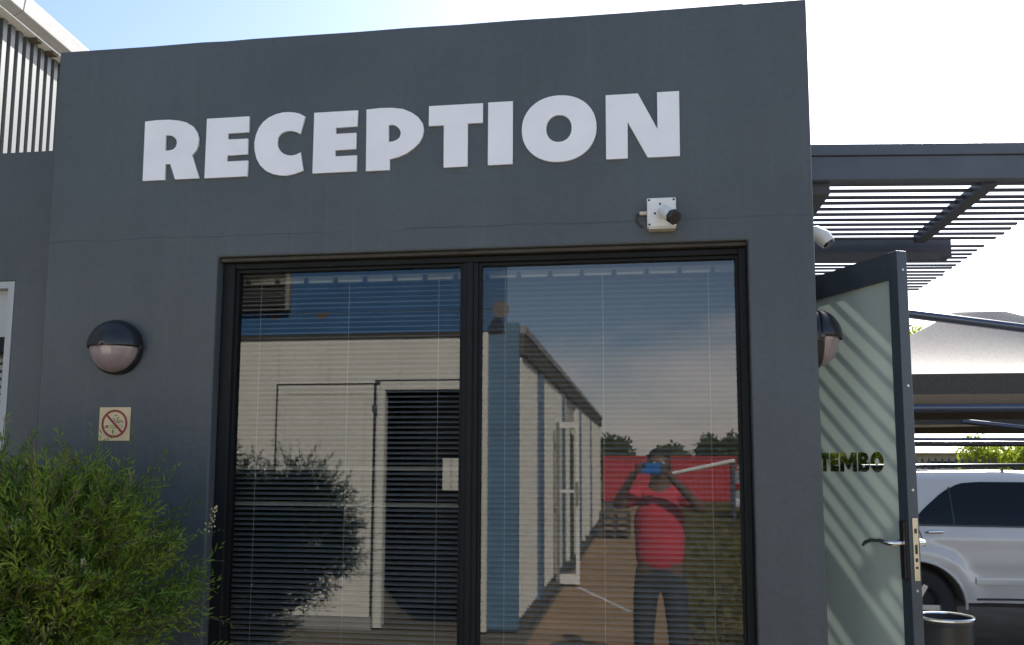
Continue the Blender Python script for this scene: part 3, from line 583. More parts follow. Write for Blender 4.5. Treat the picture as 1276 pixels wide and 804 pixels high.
# ------------------------------------------------------------------ vehicles
def suv(label, loc, rotz, paint, group=None):
    t = thing('parked_car', label, 'car', loc, rotz, group, local=True)
    L, RW = 4.75, .37; wx = (.98, 3.75); BELT = 1.13
    tab = [(0,.98),(.05,1.15),(.18,1.42),(.30,1.53),(.5,1.585),(1.0,1.615),(1.8,1.63),(2.5,1.615),(2.85,1.56),(3.1,1.47),(3.4,1.27),(3.62,1.14),(3.9,1.10),(4.4,1.04),(4.65,.93),(4.75,.72)]
    def ztop(x):
        for (a, za), (b, zb) in zip(tab[:-1], tab[1:]):
            if a <= x <= b:
                u = (x-a)/(b-a); return za+(zb-za)*u
        return tab[-1][1]
    def zbot(x):
        z = .43 + (.10*max(0, (.35-x)/.35) + .08*max(0, (x-4.4)/.35))
        for c in wx:
            d = abs(x-c)
            if d < .43: z = max(z, RW+math.sqrt(.43**2-d*d)*1.0)
        return z
    def half(x, z):
        e = min(x, L-x); k = 1-.22*max(0, 1-e/.55)**2
        zt = ztop(x); w_ = .905-.05*((z-.85)/.4)**2 if z < BELT else .88
        if z >= BELT: w_ = .880-.20*((z-BELT)/.55)**1.15
        w_ += .018*max(0, 1-abs(z-1.0)/.07) - .012*max(0, 1-abs(z-.70)/.06); top = max(0, 1-(zt-z)/.10); w_ -= .10*top*top
        for c in wx:                                     # wheel arch swell
            d = math.hypot(x-c, z-RW); w_ += .042*(1/(1+math.exp((d-.575)/.016))) if z < BELT else 0
        return w_*k
    nx, nz = 120, 26; xs_ = [L*i/nx for i in range(nx+1)]; mb = MB()
    for sgn in (-1, 1):
        for x in xs_:
            a, b = zbot(x), ztop(x); a = min(a, b-.05)
            for j in range(nz+1):
                z = a+(b-a)*(j/nz); mb.v.append((x, sgn*half(x, z), z))
    st_ = (nx+1)*(nz+1)
    for s_ in (0, 1):
        for i in range(nx):
            for j in range(nz):
                k = s_*st_+i*(nz+1)+j; f = (k, k+nz+1, k+nz+2, k+1); mb.f.append(f if s_ == 0 else f[::-1])
    for i in range(nx):                                  # roof and belly strips with crown
        k = i*(nz+1); mb.f.append((k+nz, k+nz+nz+1, st_+k+nz+nz+1, st_+k+nz)); mb.f.append((k, st_+k, st_+k+nz+1, k+nz+1))
    for i in (0, nx):
        for j in range(nz):
            k = i*(nz+1)+j; mb.f.append((k, k+1, st_+k+1, st_+k))
    body = mb.build('body', paint, t, smooth=1)
    def patch(nm, m, poly, par, off=.006, n=20):
        for sgn in (-1, 1):
            xa, xb = min(p[0] for p in poly), max(p[0] for p in poly); pm = MB(); cols = []
            for i in range(n+1):
                x = xa+(xb-xa)*i/n; x = min(max(x, xa+1e-4), xb-1e-4); zs_ = []
                for (p, q_) in zip(poly, poly[1:]+poly[:1]):
                    if (p[0]-x)*(q_[0]-x) < 0: zs_.append(p[1]+(q_[1]-p[1])*(x-p[0])/(q_[0]-p[0]))
                cols.append((x, min(zs_), max(zs_)))
            for x, a, b in cols:
                for j in range(7): z = a+(b-a)*j/6; pm.v.append((x, sgn*(half(x, z)+off), z))
            for i in range(n):
                for j in range(6): k = i*7+j; pm.f.append((k, k+7, k+8, k+1))
            o_ = pm.build(nm, m, par, smooth=1)
        return o_
    patch('side_window', 'car_glass', [(.98,1.150),(1.10,1.27),(1.28,1.42),(1.44,1.50),(1.60,1.515),(2.06,1.515),(2.06,1.120),(1.05,1.125)], t)
    patch('side_window', 'car_glass', [(2.13,1.515),(2.66,1.505),(2.66,1.115),(2.13,1.115)], t)
    patch('side_window', 'car_glass', [(2.72,1.50),(2.80,1.49),(3.22,1.13),(2.72,1.115)], t)
    patch('window_divider', 'black_plastic', [(1.335,1.46),(1.352,1.47),(1.352,1.124),(1.335,1.124)], body, .009, 2)
    patch('window_seal', 'black_plastic', [(.97,1.128),(2.70,1.118),(2.70,1.104),(.97,1.112)], body, .008, 24)
    patch('door_seam', 'black_rough', [(1.02,1.11),(1.03,1.11),(1.075,.93),(1.066,.93)], body, .002, 6)
    for sgn in (-1, 1):
        for c in wx:
            al = MB(); al.tube([(c+.437*math.cos(a), sgn*(half(c+.437*math.cos(a), RW+.437*math.sin(a))+.004), RW+.437*math.sin(a)) for a in [math.pi*(i/22)*1.0 for i in range(23)]], .013, 6); al.build('arch_lip', paint, body, smooth=1)
    for xr_ in (.95, 1.9): MB().tube([(xr_,-.60,1.665),(xr_,.60,1.665)], .016, 8).build('roof_bar', 'black_plastic', t, smooth=1)
    ws = MB(); ws.add([(2.92,-.62,1.545),(2.92,.62,1.545),(3.50,.74,1.235),(3.50,-.74,1.235)], [(0,1,2,3)]); ws.build('windscreen', 'car_glass', t)
    rw = MB(); rw.add([(.055,-.62,1.18),(.055,.62,1.18),(.225,.56,1.50),(.225,-.56,1.50)], [(0,1,2,3)]); rw.build('rear_window', 'car_glass', t)
    patch('door_seam', 'black_rough', [(2.095,1.13),(2.102,1.13),(2.102,.50),(2.095,.50)], body, .002, 2); patch('door_seam', 'black_rough', [(2.95,1.12),(2.957,1.12),(2.957,.50),(2.95,.50)], body, .002, 2)
    patch('sill_trim', 'chrome', [(1.5,.475),(3.25,.475),(3.25,.455),(1.5,.455)], body, .006, 6)
    patch('side_moulding', 'car_white', [(1.5,.66),(3.2,.66),(3.2,.60),(1.5,.60)], body, .012, 6)
    for sgn in (-1, 1):
        for hx in (1.09, 2.16):
            hz = 1.055; yy = sgn*(half(hx, hz)+.02)
            MB().tube([(hx,yy-sgn*.02,hz),(hx+.02,yy,hz+.004),(hx+.13,yy,hz+.008),(hx+.16,yy-sgn*.02,hz+.006)], [.010,.015,.015,.008], 10).build('door_handle', 'chrome', t, smooth=1)
        MB().tube([(.55,sgn*.60,1.58),(.62,sgn*.60,1.655),(2.4,sgn*.60,1.675),(2.5,sgn*.60,1.61)], .018, 8).build('roof_rail', 'black_plastic', t, smooth=1)
        MB().box(.03, .16, sgn*.70-.10, sgn*.70+.10, .95, 1.14).build('tail_light', 'tail_red', t, bevel=.02)
        MB().box(4.44, 4.66, sgn*.62-.13, sgn*.62+.13, .80, .93).build('headlight', 'chrome', t, bevel=.03)
        MB().tube([(3.02,sgn*.87,1.17),(3.0,sgn*1.02,1.19)], [.03,.09], 10).build('mirror', 'black_plastic', t, smooth=1)
        for c in wx:
            y0_ = sgn*.64
            wheel = MB().lathe([(.20,-.115),(.33,-.12),(RW-.02,-.11),(RW,-.08),(RW,.08),(RW-.02,.11),(.33,.12),(.24,.10)], (c, sgn*.745, RW), (0, sgn, 0), 40).build('wheel', 'rubber', t, smooth=1)
            rim = MB().lathe([(.245,.10),(.235,.085),(.22,.03),(.22,-.05)], (c, sgn*.745, RW), (0, sgn, 0), 32)
            rim.lathe([(0.0001,.075),(.05,.075),(.06,.05)], (c, sgn*.745, RW), (0, sgn, 0), 20)
            for s5 in range(6):
                a = s5*math.pi/3; dx, dz = math.cos(a), math.sin(a)
                rim.obox((c+dx*.135, sgn*.805, RW+dz*.135), (dx,0,dz), (0,1,0), (-dz,0,dx), .19, .022, .045)
            rim.build('rim', 'alloy', wheel, smooth=1)
            MB().lathe([(.0001,.0),(.235,0)], (c, sgn*.72, RW), (0, sgn, 0), 24).build('brake_disc', 'black_rough', wheel)
            ah = MB().lathe([(.468,.10),(.50,.118),(.512,.10)], (c, sgn*.80, RW), (0, sgn, 0), 24, -math.pi/2*1.02, math.pi/2*1.02)
    MB().box(.35, 4.4, -.62, .62, .36, .80).build('underbody', 'black_rough', t)
    MB().box(-.06, .22, -.80, .80, .45, .70).build('rear_bumper', paint, t, bevel=.05); MB().box(4.55, 4.82, -.78, .78, .40, .66).build('front_bumper', 'black_rough', t, bevel=.05)
    MB().box(4.70, 4.765, -.42, .42, .70, .86).build('grille', 'black_rough', t, bevel=.01)
    return t
suv('white sport utility car with dark windows parked under the shade net', (1.47, 6.40, 0), 0, 'car_white')

# black bin beside the step
bn = thing('litter_bin', 'round black litter bin with shiny metal rim beside the white car', 'bin', (1.83, 2.75, 0))
MB().lathe([(.10,.12),(.125,.125),(.150,.45),(.160,.70)], (1.83,2.75,0), (0,0,1), 28).build('body', 'black_plastic', bn, smooth=1)
MB().lathe([(.158,.728),(.166,.728),(.168,.738),(.164,.745),(.156,.744),(.154,.735)], (1.83,2.75,0), (0,0,1), 28).build('rim', 'chrome', bn, smooth=1)
MB().lathe([(.155,.735),(.15,.55),(.0001,.5)], (1.83,2.75,0), (0,0,1), 28).build('liner', 'black_rough', bn, smooth=1)

# ------------------------------------------------------------------ foliage helpers
def leaves(n, pos, dirs, ln, wd, name, m, parent, curl=.25):
    """n leaf blades of two faces folded on the midrib"""
    pos = np.asarray(pos); d = np.asarray(dirs); d = d/np.linalg.norm(d, axis=1)[:, None]
    r = rng.normal(size=(n, 3)); s = np.cross(d, r); s /= np.linalg.norm(s, axis=1)[:, None]; u = np.cross(s, d)
    ln = np.asarray(ln).reshape(-1, 1); wd = np.asarray(wd).reshape(-1, 1)
    a = pos; t = pos + d*ln - u*ln*curl*.5; mid = pos + d*ln*.45
    l = mid + s*wd*.5 + u*wd*.2; rr = mid - s*wd*.5 + u*wd*.2
    v = np.stack([a, l, t, rr], 1).reshape(-1, 3)
    off = np.array(parent['_o']) if parent is not None and '_o' in parent else np.zeros(3)
    v = v - off
    me = bpy.data.meshes.new(name); nv = len(v); me.vertices.add(nv); me.vertices.foreach_set('co', v.astype(np.float32).ravel())
    b = np.arange(n)*4; tri = np.stack([b, b+1, b+2, b, b+2, b+3], 1).ravel()
    me.loops.add(len(tri)); me.loops.foreach_set('vertex_index', tri.astype(np.int32)); me.polygons.add(2*n)
    me.polygons.foreach_set('loop_start', (np.arange(2*n)*3).astype(np.int32)); me.polygons.foreach_set('loop_total', np.full(2*n, 3, np.int32))
    me.update(calc_edges=True); me.validate(); me.materials.append(MATS[m]); o = bpy.data.objects.new(name, me); COL.objects.link(o); o.parent = parent
    return o
def unit(n):
    v = rng.normal(size=(n, 3)); return v/np.linalg.norm(v, axis=1)[:, None]

# feathery shrub by the window
sh = thing('shrub', 'feathery green shrub with pale flower tips growing against the grey wall', 'shrub', (-1.95, -.75, 0))
lob = [((-2.05,-.72,1.22),(.50,.36,.40)), ((-1.68,-.76,1.27),(.32,.32,.31)), ((-2.45,-.70,1.28),(.40,.38,.42)), ((-2.04,-.90,.98),(.34,.32,.34)), ((-2.2,-.8,.80),(.45,.36,.40)), ((-1.62,-.80,1.22),(.18,.24,.19)), ((-2.08,-.74,1.45),(.28,.26,.20)), ((-2.36,-.72,1.51),(.28,.28,.20)), ((-1.70,-.74,1.42),(.24,.24,.16))]
P_, D_, LN, WD = [], [], [], []; SPR = []; TIPS = []
for (c, r) in lob:
    ns2 = int(800*(r[0]*r[1]*r[2])**(2/3)/.2)
    for i in range(ns2):
        u_ = unit(1)[0]; rad = random.uniform(.30, 1.0)**.55
        p = np.array(c)+u_*np.array(r)*rad
        if p[1] > -.10: continue
        d = u_*np.array([1,1,.7])*.8 + np.array([0,0,.75]) + rng.normal(size=3)*.30; d /= np.linalg.norm(d)
        l = random.uniform(.10, .24); nl = int(l/.0105); bend = rng.normal(size=3)*.35 + np.array([0,0,-.25])
        end = p
        for k in range(nl):
            f = k/nl; q_ = p + d*l*f + bend*l*f*f*.5; t = d + bend*f; t = t/np.linalg.norm(t)
            sd = np.cross(t, rng.normal(size=3)); sd /= np.linalg.norm(sd)
            P_.append(q_); D_.append(t*.95+sd*.75); s_ = (1-.45*f); LN.append(random.uniform(.026, .052)*s_); WD.append(random.uniform(.0055, .0095)*s_); end = q_
        SPR.append((p, p+d*l*.5+bend*l*.125, p+d*l+bend*l*.5))
        if rad > .90 and d[2] > .4 and d[1] < .1: TIPS.append((end, d))
def plume(p, d, L_):
    bend = np.array([0,0,-.45]) + rng.normal(size=3)*.22; sd0 = np.cross(d, rng.normal(size=3)); sd0 /= np.linalg.norm(sd0); n_ = int(L_/.013); prev = p
    ax = []
    for k in range(n_):
        f = k/n_; q_ = p + d*L_*f + bend*L_*f*f*.45; t = d+bend*f*.9; t = t/np.linalg.norm(t); ax.append(q_)
        sd = sd0*(1 if k % 2 else -1) + np.cross(t, sd0)*random.uniform(-.5, .5); tw = t*.85+sd*.85; tw /= np.linalg.norm(tw)
        tl = (.105*(1-f)**.7+.018)*random.uniform(.8, 1.15); m_ = max(3, int(tl/.0085))
        for j in range(m_):
            g_ = j/m_; b_ = q_+tw*tl*g_+np.array([0,0,-.25])*tl*g_*g_; s2 = np.cross(tw, rng.normal(size=3)); s2 /= np.linalg.norm(s2)
            P_.append(b_); D_.append(tw*1.0+s2*.7); LN.append(random.uniform(.020, .036)*(1-.4*g_)); WD.append(random.uniform(.0050, .0085))
        if k % 3 == 0: SPR.append((q_, q_+tw*tl*.5, q_+tw*tl))
    SPR.append((ax[0], ax[len(ax)//2], ax[-1])); SPR.append((ax[0], ax[len(ax)//2], ax[-1]))
for (c, r) in lob:
    for i in range(int(80*(r[0]*r[1]*r[2])**(2/3)/.13)):
        u_ = unit(1)[0]
        if u_[2] < -.45: continue
        p = np.array(c)+u_*np.array(r)*random.uniform(.35, .88)
        if p[1] > -.25: continue
        d = u_*np.array([1,1,.6])+np.array([0,0,.65])+rng.normal(size=3)*.2; d /= np.linalg.norm(d); plume(p, d, random.uniform(.14, .25))
leaves(len(P_), P_, D_, LN, WD, 'foliage', 'leaf_shrub', sh)
mb = MB()
for a, b, c in SPR[::2]: mb.tube([a, b, c], [.0022, .0018, .001], 3, False)
mb.build('twigs', 'bark', sh)
mb = MB()
for i in range(13):
    a = random.uniform(0, 6.28); x0, y0 = -1.95+.16*math.cos(a), -.75+.12*math.sin(a); c = random.choice(lob)[0]
    mb.tube([(x0, y0, 0), (x0*.6+c[0]*.4+random.uniform(-.05,.05), y0*.6+c[1]*.4, .55), (c[0]+random.uniform(-.1,.1), c[1]+random.uniform(-.08,.08), c[2])], [.014,.010,.004], 6)
mb.build('stems', 'bark', sh, smooth=1)
random.shuffle(TIPS)
for (p, d) in TIPS[:24]:
    mb = MB()
    for k in range(26):
        f = k/26; q_ = p + d*(.075*f) + rng.normal(size=3)*.010*(1.15-f); s_ = random.uniform(.0022, .0045)
        mb.add([q_+np.array([s_,0,0]), q_-np.array([s_,0,0]), q_+np.array([0,s_,0]), q_-np.array([0,s_,0]), q_+np.array([0,0,s_]), q_-np.array([0,0,s_])], [(0,2,4),(2,1,4),(1,3,4),(3,0,4),(2,0,5),(1,2,5),(3,1,5),(0,3,5)])
    mb.build('flower_spike', 'blossom', sh)

def tree(name, label, cx, cy, h, rad, nleaf, m, trunk=.16, lf=.16, group=None, base=.35):
    t = thing(name, label, 'tree', (cx, cy, 0), group=group)
    cl = [(np.array([cx, cy, h*(base+.3)])+unit(1)[0]*np.array([rad*.75, rad*.75, h*.24])*random.random()**.4, random.uniform(.28, .5)*rad) for _ in range(16)]
    per = nleaf//16; pos = np.concatenate([c+unit(per)*(r*rng.random((per, 1))**.4) for c, r in cl]); n = len(pos)
    leaves(n, pos, unit(n)+np.array([0,0,.1]), rng.uniform(.6, 1.3, n)*lf, rng.uniform(.35, .6, n)*lf, 'crown', m, t)
    mb = MB().tube([(cx,cy,-.05),(cx+.1,cy,h*.25),(cx,cy+.1,h*(base+.25))], [trunk,trunk*.8,trunk*.4], 8)
    for c, r in cl[:9]: mb.tube([(cx,cy,h*base*.8), tuple((np.array([cx,cy,h*base])+c)/2+np.array([0,0,.1*h])), tuple(c)], [trunk*.45,trunk*.3,trunk*.1], 5)
    mb.build('trunk', 'bark', t, smooth=1); return t
tree('tree', 'green tree showing beside the open door edge above the shade net', 5.35, 17.2, 5.3, 1.3, 7000, 'leaf_hedge', lf=.10)

# hedge, palisade fence and roof beyond the carports
hd = thing('hedge', 'bright yellow green leafy hedge behind the carports', 'hedge', (8.5, 19, 0))
n = 60000; pos = np.stack([np.where(rng.random(n) < .33, rng.uniform(2.6, 6.2, n), rng.uniform(7.5, 14.5, n)), 19+rng.uniform(-.6, .6, n), rng.uniform(.05, 2.14, n)], 1); pos[:, 2] += .13*np.sin(pos[:, 0]*5)+.10*np.sin(pos[:, 0]*13+1)
leaves(n, pos, unit(n)+np.array([0,-.2,.6]), rng.uniform(.07, .15, n), rng.uniform(.035, .07, n), 'foliage', 'leaf_hedge', hd)
mb = MB()
for x in [2.7+i*.29 for i in range(12)]+[7.6+i*.29 for i in range(23)]: mb.tube([(x,19,0),(x+.1,19.05,1.0),(x-.05,19,1.7)], [.03,.02,.008], 5)
mb.build('stems', 'bark', hd)
fe = thing('palisade_fence', 'pale steel palisade fence next to the hedge', 'fence', (7.1, 18.4, 0))
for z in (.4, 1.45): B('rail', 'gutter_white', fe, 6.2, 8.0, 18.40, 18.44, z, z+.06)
pm_ = None
for i in range(13):
    x = 6.25+i*.145
    if pm_ is None: o = MB().prism([(-.035,0),(.035,0),(.035,1.78),(0,1.86),(-.035,1.78)], -.006, .006).build('pale', 'steel_dark', None); o.parent = fe; pm_ = o.data
    else: o = bpy.data.objects.new('pale', pm_); COL.objects.link(o); o.parent = fe
    o.location = Vector((x, 18.385, 0))-Vector(fe['_o'])
fh = thing('far_house', 'low pale house with light grey pitched roof beyond the hedge', 'house', (10, 27, 0))
B('wall', 'wall_render', fh, 4.0, 17, 25, 31, -.02, 2.1)
rf = MB(); rf.add([(3.5,24.5,2.05),(17.5,24.5,2.05),(17.5,31.5,2.05),(3.5,31.5,2.05),(9.2,27.5,3.05),(14.5,27.5,3.05)], [(0,1,5,4),(1,2,5),(2,3,4,5),(3,0,4),(0,3,2,1)]).build('roof', 'roof_pale', fh)
for x in (5.5, 8.5, 11.5, 14.5): wdw = B('window', 'car_glass', fh, x, x+1.2, 24.97, 24.998, .9, 1.8)

# ------------------------------------------------------------------ site office across the path (seen in the glass)
OY = -5.6; OX = -1.25
of = thing('site_office', 'long white cabin office with blue fascia and ribbed walls facing the reception', 'building', (-4.2, OY, 0))
# front wall (faces +Y) with an opening for the doorway
DX0, DX1, DZ = -2.708, -1.66, 2.49
grid_wall([-9, DX0, DX1, -1.575], [0, DZ, 3.015], OY-.08, OY, [(DX0, DX1, 0, DZ)]).build('front_wall', 'office_white', of)
for i in range(13):                                        # sheet joints on the white wall
    x = -8.9+i*.56
    if x < DX0-.2: B('sheet_joint', 'office_cream', of, x, x+.018, OY+.0005, OY+.006, .12, 3.0)
B('plinth', 'concrete', of, -9, DX0-.05, OY, OY+.06, -.02, .11)
B('corner_panel', 'office_blue_pale', of, -1.560, OX, OY-.08, OY+.03, .02, 3.12, bevel=.006)
B('corner_trim', 'office_white', of, -1.628, -1.5605, OY-.08, OY+.09, 0, 3.012, bevel=.005)
f1 = B('fascia', 'office_blue', of, -9.05, -1.38, OY-.02, OY+.030, 3.265, 4.05, bevel=.006); B('lower_fascia', 'office_blue', of, -9.05, -1.38, OY-.02, OY+.022, 3.03, 3.258, bevel=.006)
B('drip_edge', 'eave_dark', of, -9.05, -1.385, OY-.02, OY+.032, 2.995, 3.029)
for x in (-3.92, -3.39): 
    flat_shape([[(x-.05,3.255),(x+.09,3.256),(x+.07,3.235),(x+.03,3.225),(x+.02,3.18),(x-.01,3.21),(x-.04,3.235)]], .001, 'rust_stain', 'rust', of, lambda u, v, w_: (u, OY+.0225+w_, v))
for i in range(15): MB().box(-8.6+i*.5, -8.575+i*.5, OY+.0305, OY+.034, 3.85, 3.88).build('rivet', 'black_rough', of)
# door opening: frame, dark glazed leaf, notice, open panel door
B('door_frame', 'office_white', of, DX0-.002, DX1+.002, OY-.07, OY+.04, DZ-.06, DZ+.03); B('door_frame', 'office_white', of, DX0-.03, DX0+.05, OY-.07, OY+.038, 0, DZ-.061); B('door_frame', 'office_white', of, DX1-.05, DX1+.002, OY-.07, OY+.038, 0, DZ-.061)
gd = B('doorway_floor', 'timber', of, DX0, DX1, OY-3, OY-.001, -.015, .02); B('inner_wall', 'room', of, DX0-1.5, DX1+.05, OY-3.05, OY-3.0, 0, 3); B('inner_wall', 'room', of, DX0-1.55, DX0-1.5, OY-3.0, OY-.081, 0, 3); B('inner_wall', 'room', of, DX1+.051, DX1+.09, OY-3.05, OY-.081, 0, 3); B('inner_ceiling', 'room', of, DX0-1.5, DX1+.05, OY-3.0, OY-.081, 2.9, 2.95)
ld = B('door_leaf', 'office_white', of, -3.838, -2.778, OY+.004, OY+.046, .10, 2.487, bevel=.006)
for (x0, x1, z0, z1) in ((-3.75, -2.86, 1.25, 2.40), (-3.75, -2.86, .22, 1.12)):
    MB().box(x0, x1, OY+.0465, OY+.050, z1-.012, z1).box(x0, x1, OY+.0465, OY+.050, z0, z0+.012).box(x0, x0+.012, OY+.0465, OY+.050, z0+.0121, z1-.0121).box(x1-.012, x1, OY+.0465, OY+.050, z0+.0121, z1-.0121).build('panel_mould', 'office_cream', ld)
MB().tube([(-2.82,OY+.05,1.05),(-2.82,OY+.09,1.05),(-2.95,OY+.09,1.05)], .011, 8).build('handle', 'chrome', ld)
MB().box(-2.79, -2.735, OY+.047, OY+.056, 2.20, 2.27).build('hinge', 'steel_dark', ld)
for a in ((-3.852, -3.839, .1, 2.50), (-3.838, -2.762, 2.488, 2.502), (-2.777, -2.762, .1, 2.4875)): B('door_gap', 'black_rough', of, a[0], a[1], OY+.0005, OY+.048, a[2], a[3])
B('frame_gap', 'black_rough', of, DX0-.062, DX1+.001, OY+.0005, OY+.044, DZ+.031, DZ+.046)
gl_ = B('glazed_leaf', 'car_glass', of, -2.30, DX1-.051, OY-.062, OY-.05, .25, DZ-.062)
nb_ = thing('notice_board', 'white paper notice board inside the dark doorway of the cabin office', 'notice', (-1.95, OY-.05, 1.39))
for a in ((-2.051, -1.965), (-1.958, -1.885), (-1.878, -1.848)): B('sheet', 'paper', nb_, a[0], a[1], OY-.0495, OY-.046, 1.392, 1.72)
# side wall along the path (faces +X): ribbed panels alternating with blue posts, doors
def sidebox(nm, m, y0, y1, z0, z1, dx0=-.06, dx1=0.0, par=of): return B(nm, m, par, OX+dx0, OX+dx1, y0, y1, z0, z1)
sidebox('side_wall', 'office_cream', -23.0, OY-.081, .02, 2.80, -.10, -.03)
ym = None
for k in range(91):
    y = OY-.16-k*.19
    if any(a < y < b for a, b in ((-7.9,-7.2), (-13.2,-11.2))): continue
    if ym is None:
        rm = MB().prism([(-.012,-.055),(.03,-.03),(.03,.03),(-.012,.055)], .12, 2.78); rm.v = [(x, z, y_) for x, y_, z in rm.v]
        o = rm.build('wall_rib', 'office_white', None); ym = o.data
    else: o = bpy.data.objects.new('wall_rib', ym); COL.objects.link(o)
    o.parent = of; o.location = Vector((OX-.0165, y, 0))-Vector(of['_o'])
for y in (-7.55, -10.6, -14.4, -18.0): sidebox('blue_post', 'office_blue_pale', y-.26, y+.26, .05, 2.79, -.029, .02)
for y in (-12.2, -16.2): 
    sidebox('side_door', 'eave_dark', y-.55, y+.55, .08, 2.2, -.029, .005); sidebox('side_door_frame', 'office_white', y+.56, y+.66, .05, 2.3, -.029, .03); sidebox('side_door_frame', 'office_white', y-.66, y-.56, .05, 2.3, -.029, .03)
sidebox('eave', 'eave_dark', -23.2, OY-.09, 2.80, 3.02, -.3, .045); sidebox('roof_edge', 'roof_sheet', -23.3, OY-.085, 3.021, 3.10, -.3, .06)
B('roof', 'roof_sheet', of, -9, OX-.32, -23.3, OY-.03, 2.98, 3.06)
B('rear_wall', 'office_cream', of, -9, -8.9, -23, OY-.09, 0, 2.97); B('end_wall', 'office_cream', of, -8.89, OX-.11, -23, -22.9, 0, 2.97)
sidebox('kerb', 'eave_dark', -23.0, OY-.1, -.02, .06, -.03, .10)
# floodlight on the corner
fl = thing('floodlight', 'small round floodlight on the blue corner of the cabin office', 'lamp', (-1.415, OY+.05, 3.2))
MB().tube([(-1.415,OY+.031,3.20),(-1.415,OY+.13,3.24)], .015, 8).build('arm', 'black_rough', fl); MB().lathe([(.0001,-.05),(.05,-.045),(.085,.03),(.085,.045),(.0001,.046)], (-1.415,OY+.19,3.235), (.2,.9,-.35), 20).build('head', 'grille_grey', fl, smooth=1)
# vent unit on the fascia
ac = thing('air_vent', 'grey louvred vent box on the blue fascia of the cabin office', 'vent', (-4.0, OY+.03, 3.27))
B('case', 'grille_grey', ac, -4.42, -3.72, OY+.031, OY+.11, 3.285, 3.76, bevel=.015)
for i in range(9): MB().obox((-4.07, OY+.12, 3.33+i*.046), (1,0,0), (0,.8,-.6), (0,.6,.8), .62, .03, .006).build('louvre', 'black_rough', ac)
# open white framed door standing out into the path
od = thing('open_door', 'white framed glazed door standing open across the path edge', 'door', (-.9, -9.0, 0))
for x in (-1.20, -.925): B('stile', 'paint_line' if x > -1 else 'grille_grey', od, x, x+.05, -9.02, -8.98, .03, 2.25)
B('top_rail', 'paint_line', od, -1.1695, -.9255, -9.018, -8.982, 2.17, 2.25); B('bottom_rail', 'paint_line', od, -1.1695, -.9255, -9.018, -8.982, .03, .16); B('mid_rail', 'paint_line', od, -1.1695, -.9255, -9.018, -8.982, 1.27, 1.31)
MB().add([(-1.1695,-9,.161),(-.9255,-9,.161),(-.9255,-9,2.169),(-1.1695,-9,2.169)], [(0,1,2,3)]).build('pane', 'clear_glass', od)
MB().tube([(-.90,-8.98,1.12),(-.90,-8.93,1.12),(-.90,-8.93,1.42),(-.90,-8.98,1.42)], .016, 8).build('pull_handle', 'chrome', od)
pl = MB().add([(-.93,-8.96,-.008),(-.19,-7.05,-.008),(-.13,-7.07,-.008),(-.87,-8.98,-.008)], [(0,1,2,3)]).build('painted_line', 'paint_line'); tag(pl, 'thin white line painted across the brown path', 'marking')
# pallets by the wall
for i in range(4):
    pt = thing('pallet', ['worn wooden pallet at the bottom of the pile by the cabin wall', 'wooden pallet second from the bottom of the pile by the cabin wall', 'wooden pallet second from the top of the pile by the cabin wall', 'wooden pallet on top of the pile by the cabin wall'][i], 'pallet', (-.66, -17.5, i*.15-.012), group='pallets piled by the cabin office')
    z = i*.15-.012
    for j in range(5): B('board', 'timber', pt, -1.0, -.3, -17.95+j*.2, -17.82+j*.2, z+.11, z+.135)
    for x in (-1.0, -.70, -.38): B('bearer', 'timber', pt, x, x+.08, -17.95, -17.0, z, z+.1095)

# red container row, trees and grass at the far end of the path
for i in range(2):
    x0 = -1.75+i*2.95 - (3.0 if False else 0)
    rc = thing('red_container', ['red steel container at the end of the path next to the cabin office', 'red steel container beside the grass at the end of the path'][i], 'container', (x0+1.4, -37.2, 0), group=None)
    B('body', 'red_steel', rc, x0, x0+2.85, -38.4, -36.0, .05, 2.05)
    for k in range(12): B('rib', 'red_steel', rc, x0+.1+k*.225, x0+.19+k*.225, -35.999, -35.96, .15, 1.95)
    B('top_rail', 'red_steel', rc, x0, x0+2.85, -35.999, -35.93, 1.96, 2.05); B('skid', 'black_rough', rc, x0+.05, x0+2.8, -38.3, -36.1, -.02, .049)
for i, (x, y, h, lab) in enumerate(((-1.4,-42,3.2,'round dull green tree behind the red containers'), (3.9,-41,3.4,'broad green tree past the red containers'), (1.6,-46,2.9,'low bushy tree between the red containers'), (9,-38,4.2,'tall loose tree standing alone past the grass'))):
    tree('tree', lab, x, y, h, 1.5, 3200, 'leaf_tree', lf=.28, group='trees behind the path', base=.3)
n = 42000; gy = -(5.0+29*rng.random(n)**1.4); gx = .50+np.clip((-gy-8)*.035, 0, .9)+8*rng.random(n)**1.3; pos = np.stack([gx, gy, np.full(n, -.02)], 1)
go = leaves(n, pos, unit(n)*np.array([.5,.5,0])+np.array([0,0,1]), rng.uniform(.10, .28, n), rng.uniform(.01, .028, n), 'grass', 'grass', None, curl=.5); tag(go, 'dry yellow green grass beside the brown path', 'grass', kind='stuff')
suv('white car parked on the grass past the path', (2.60, -23.6, 0), 0, 'car_grey_white')

bo = thing('barrier_pole', 'white barrier pole slanting up over the grass beside the path', 'barrier', (2.3, -20, 0))
MB().tube([(.75,-20,1.44),(2.35,-20,1.78)], [.05,.06], 10).build('arm', 'paint_line', bo, smooth=1); MB().tube([(2.3,-20.08,-.02),(2.3,-20.08,1.8)], .06, 10).build('post', 'steel_dark', bo, smooth=1)
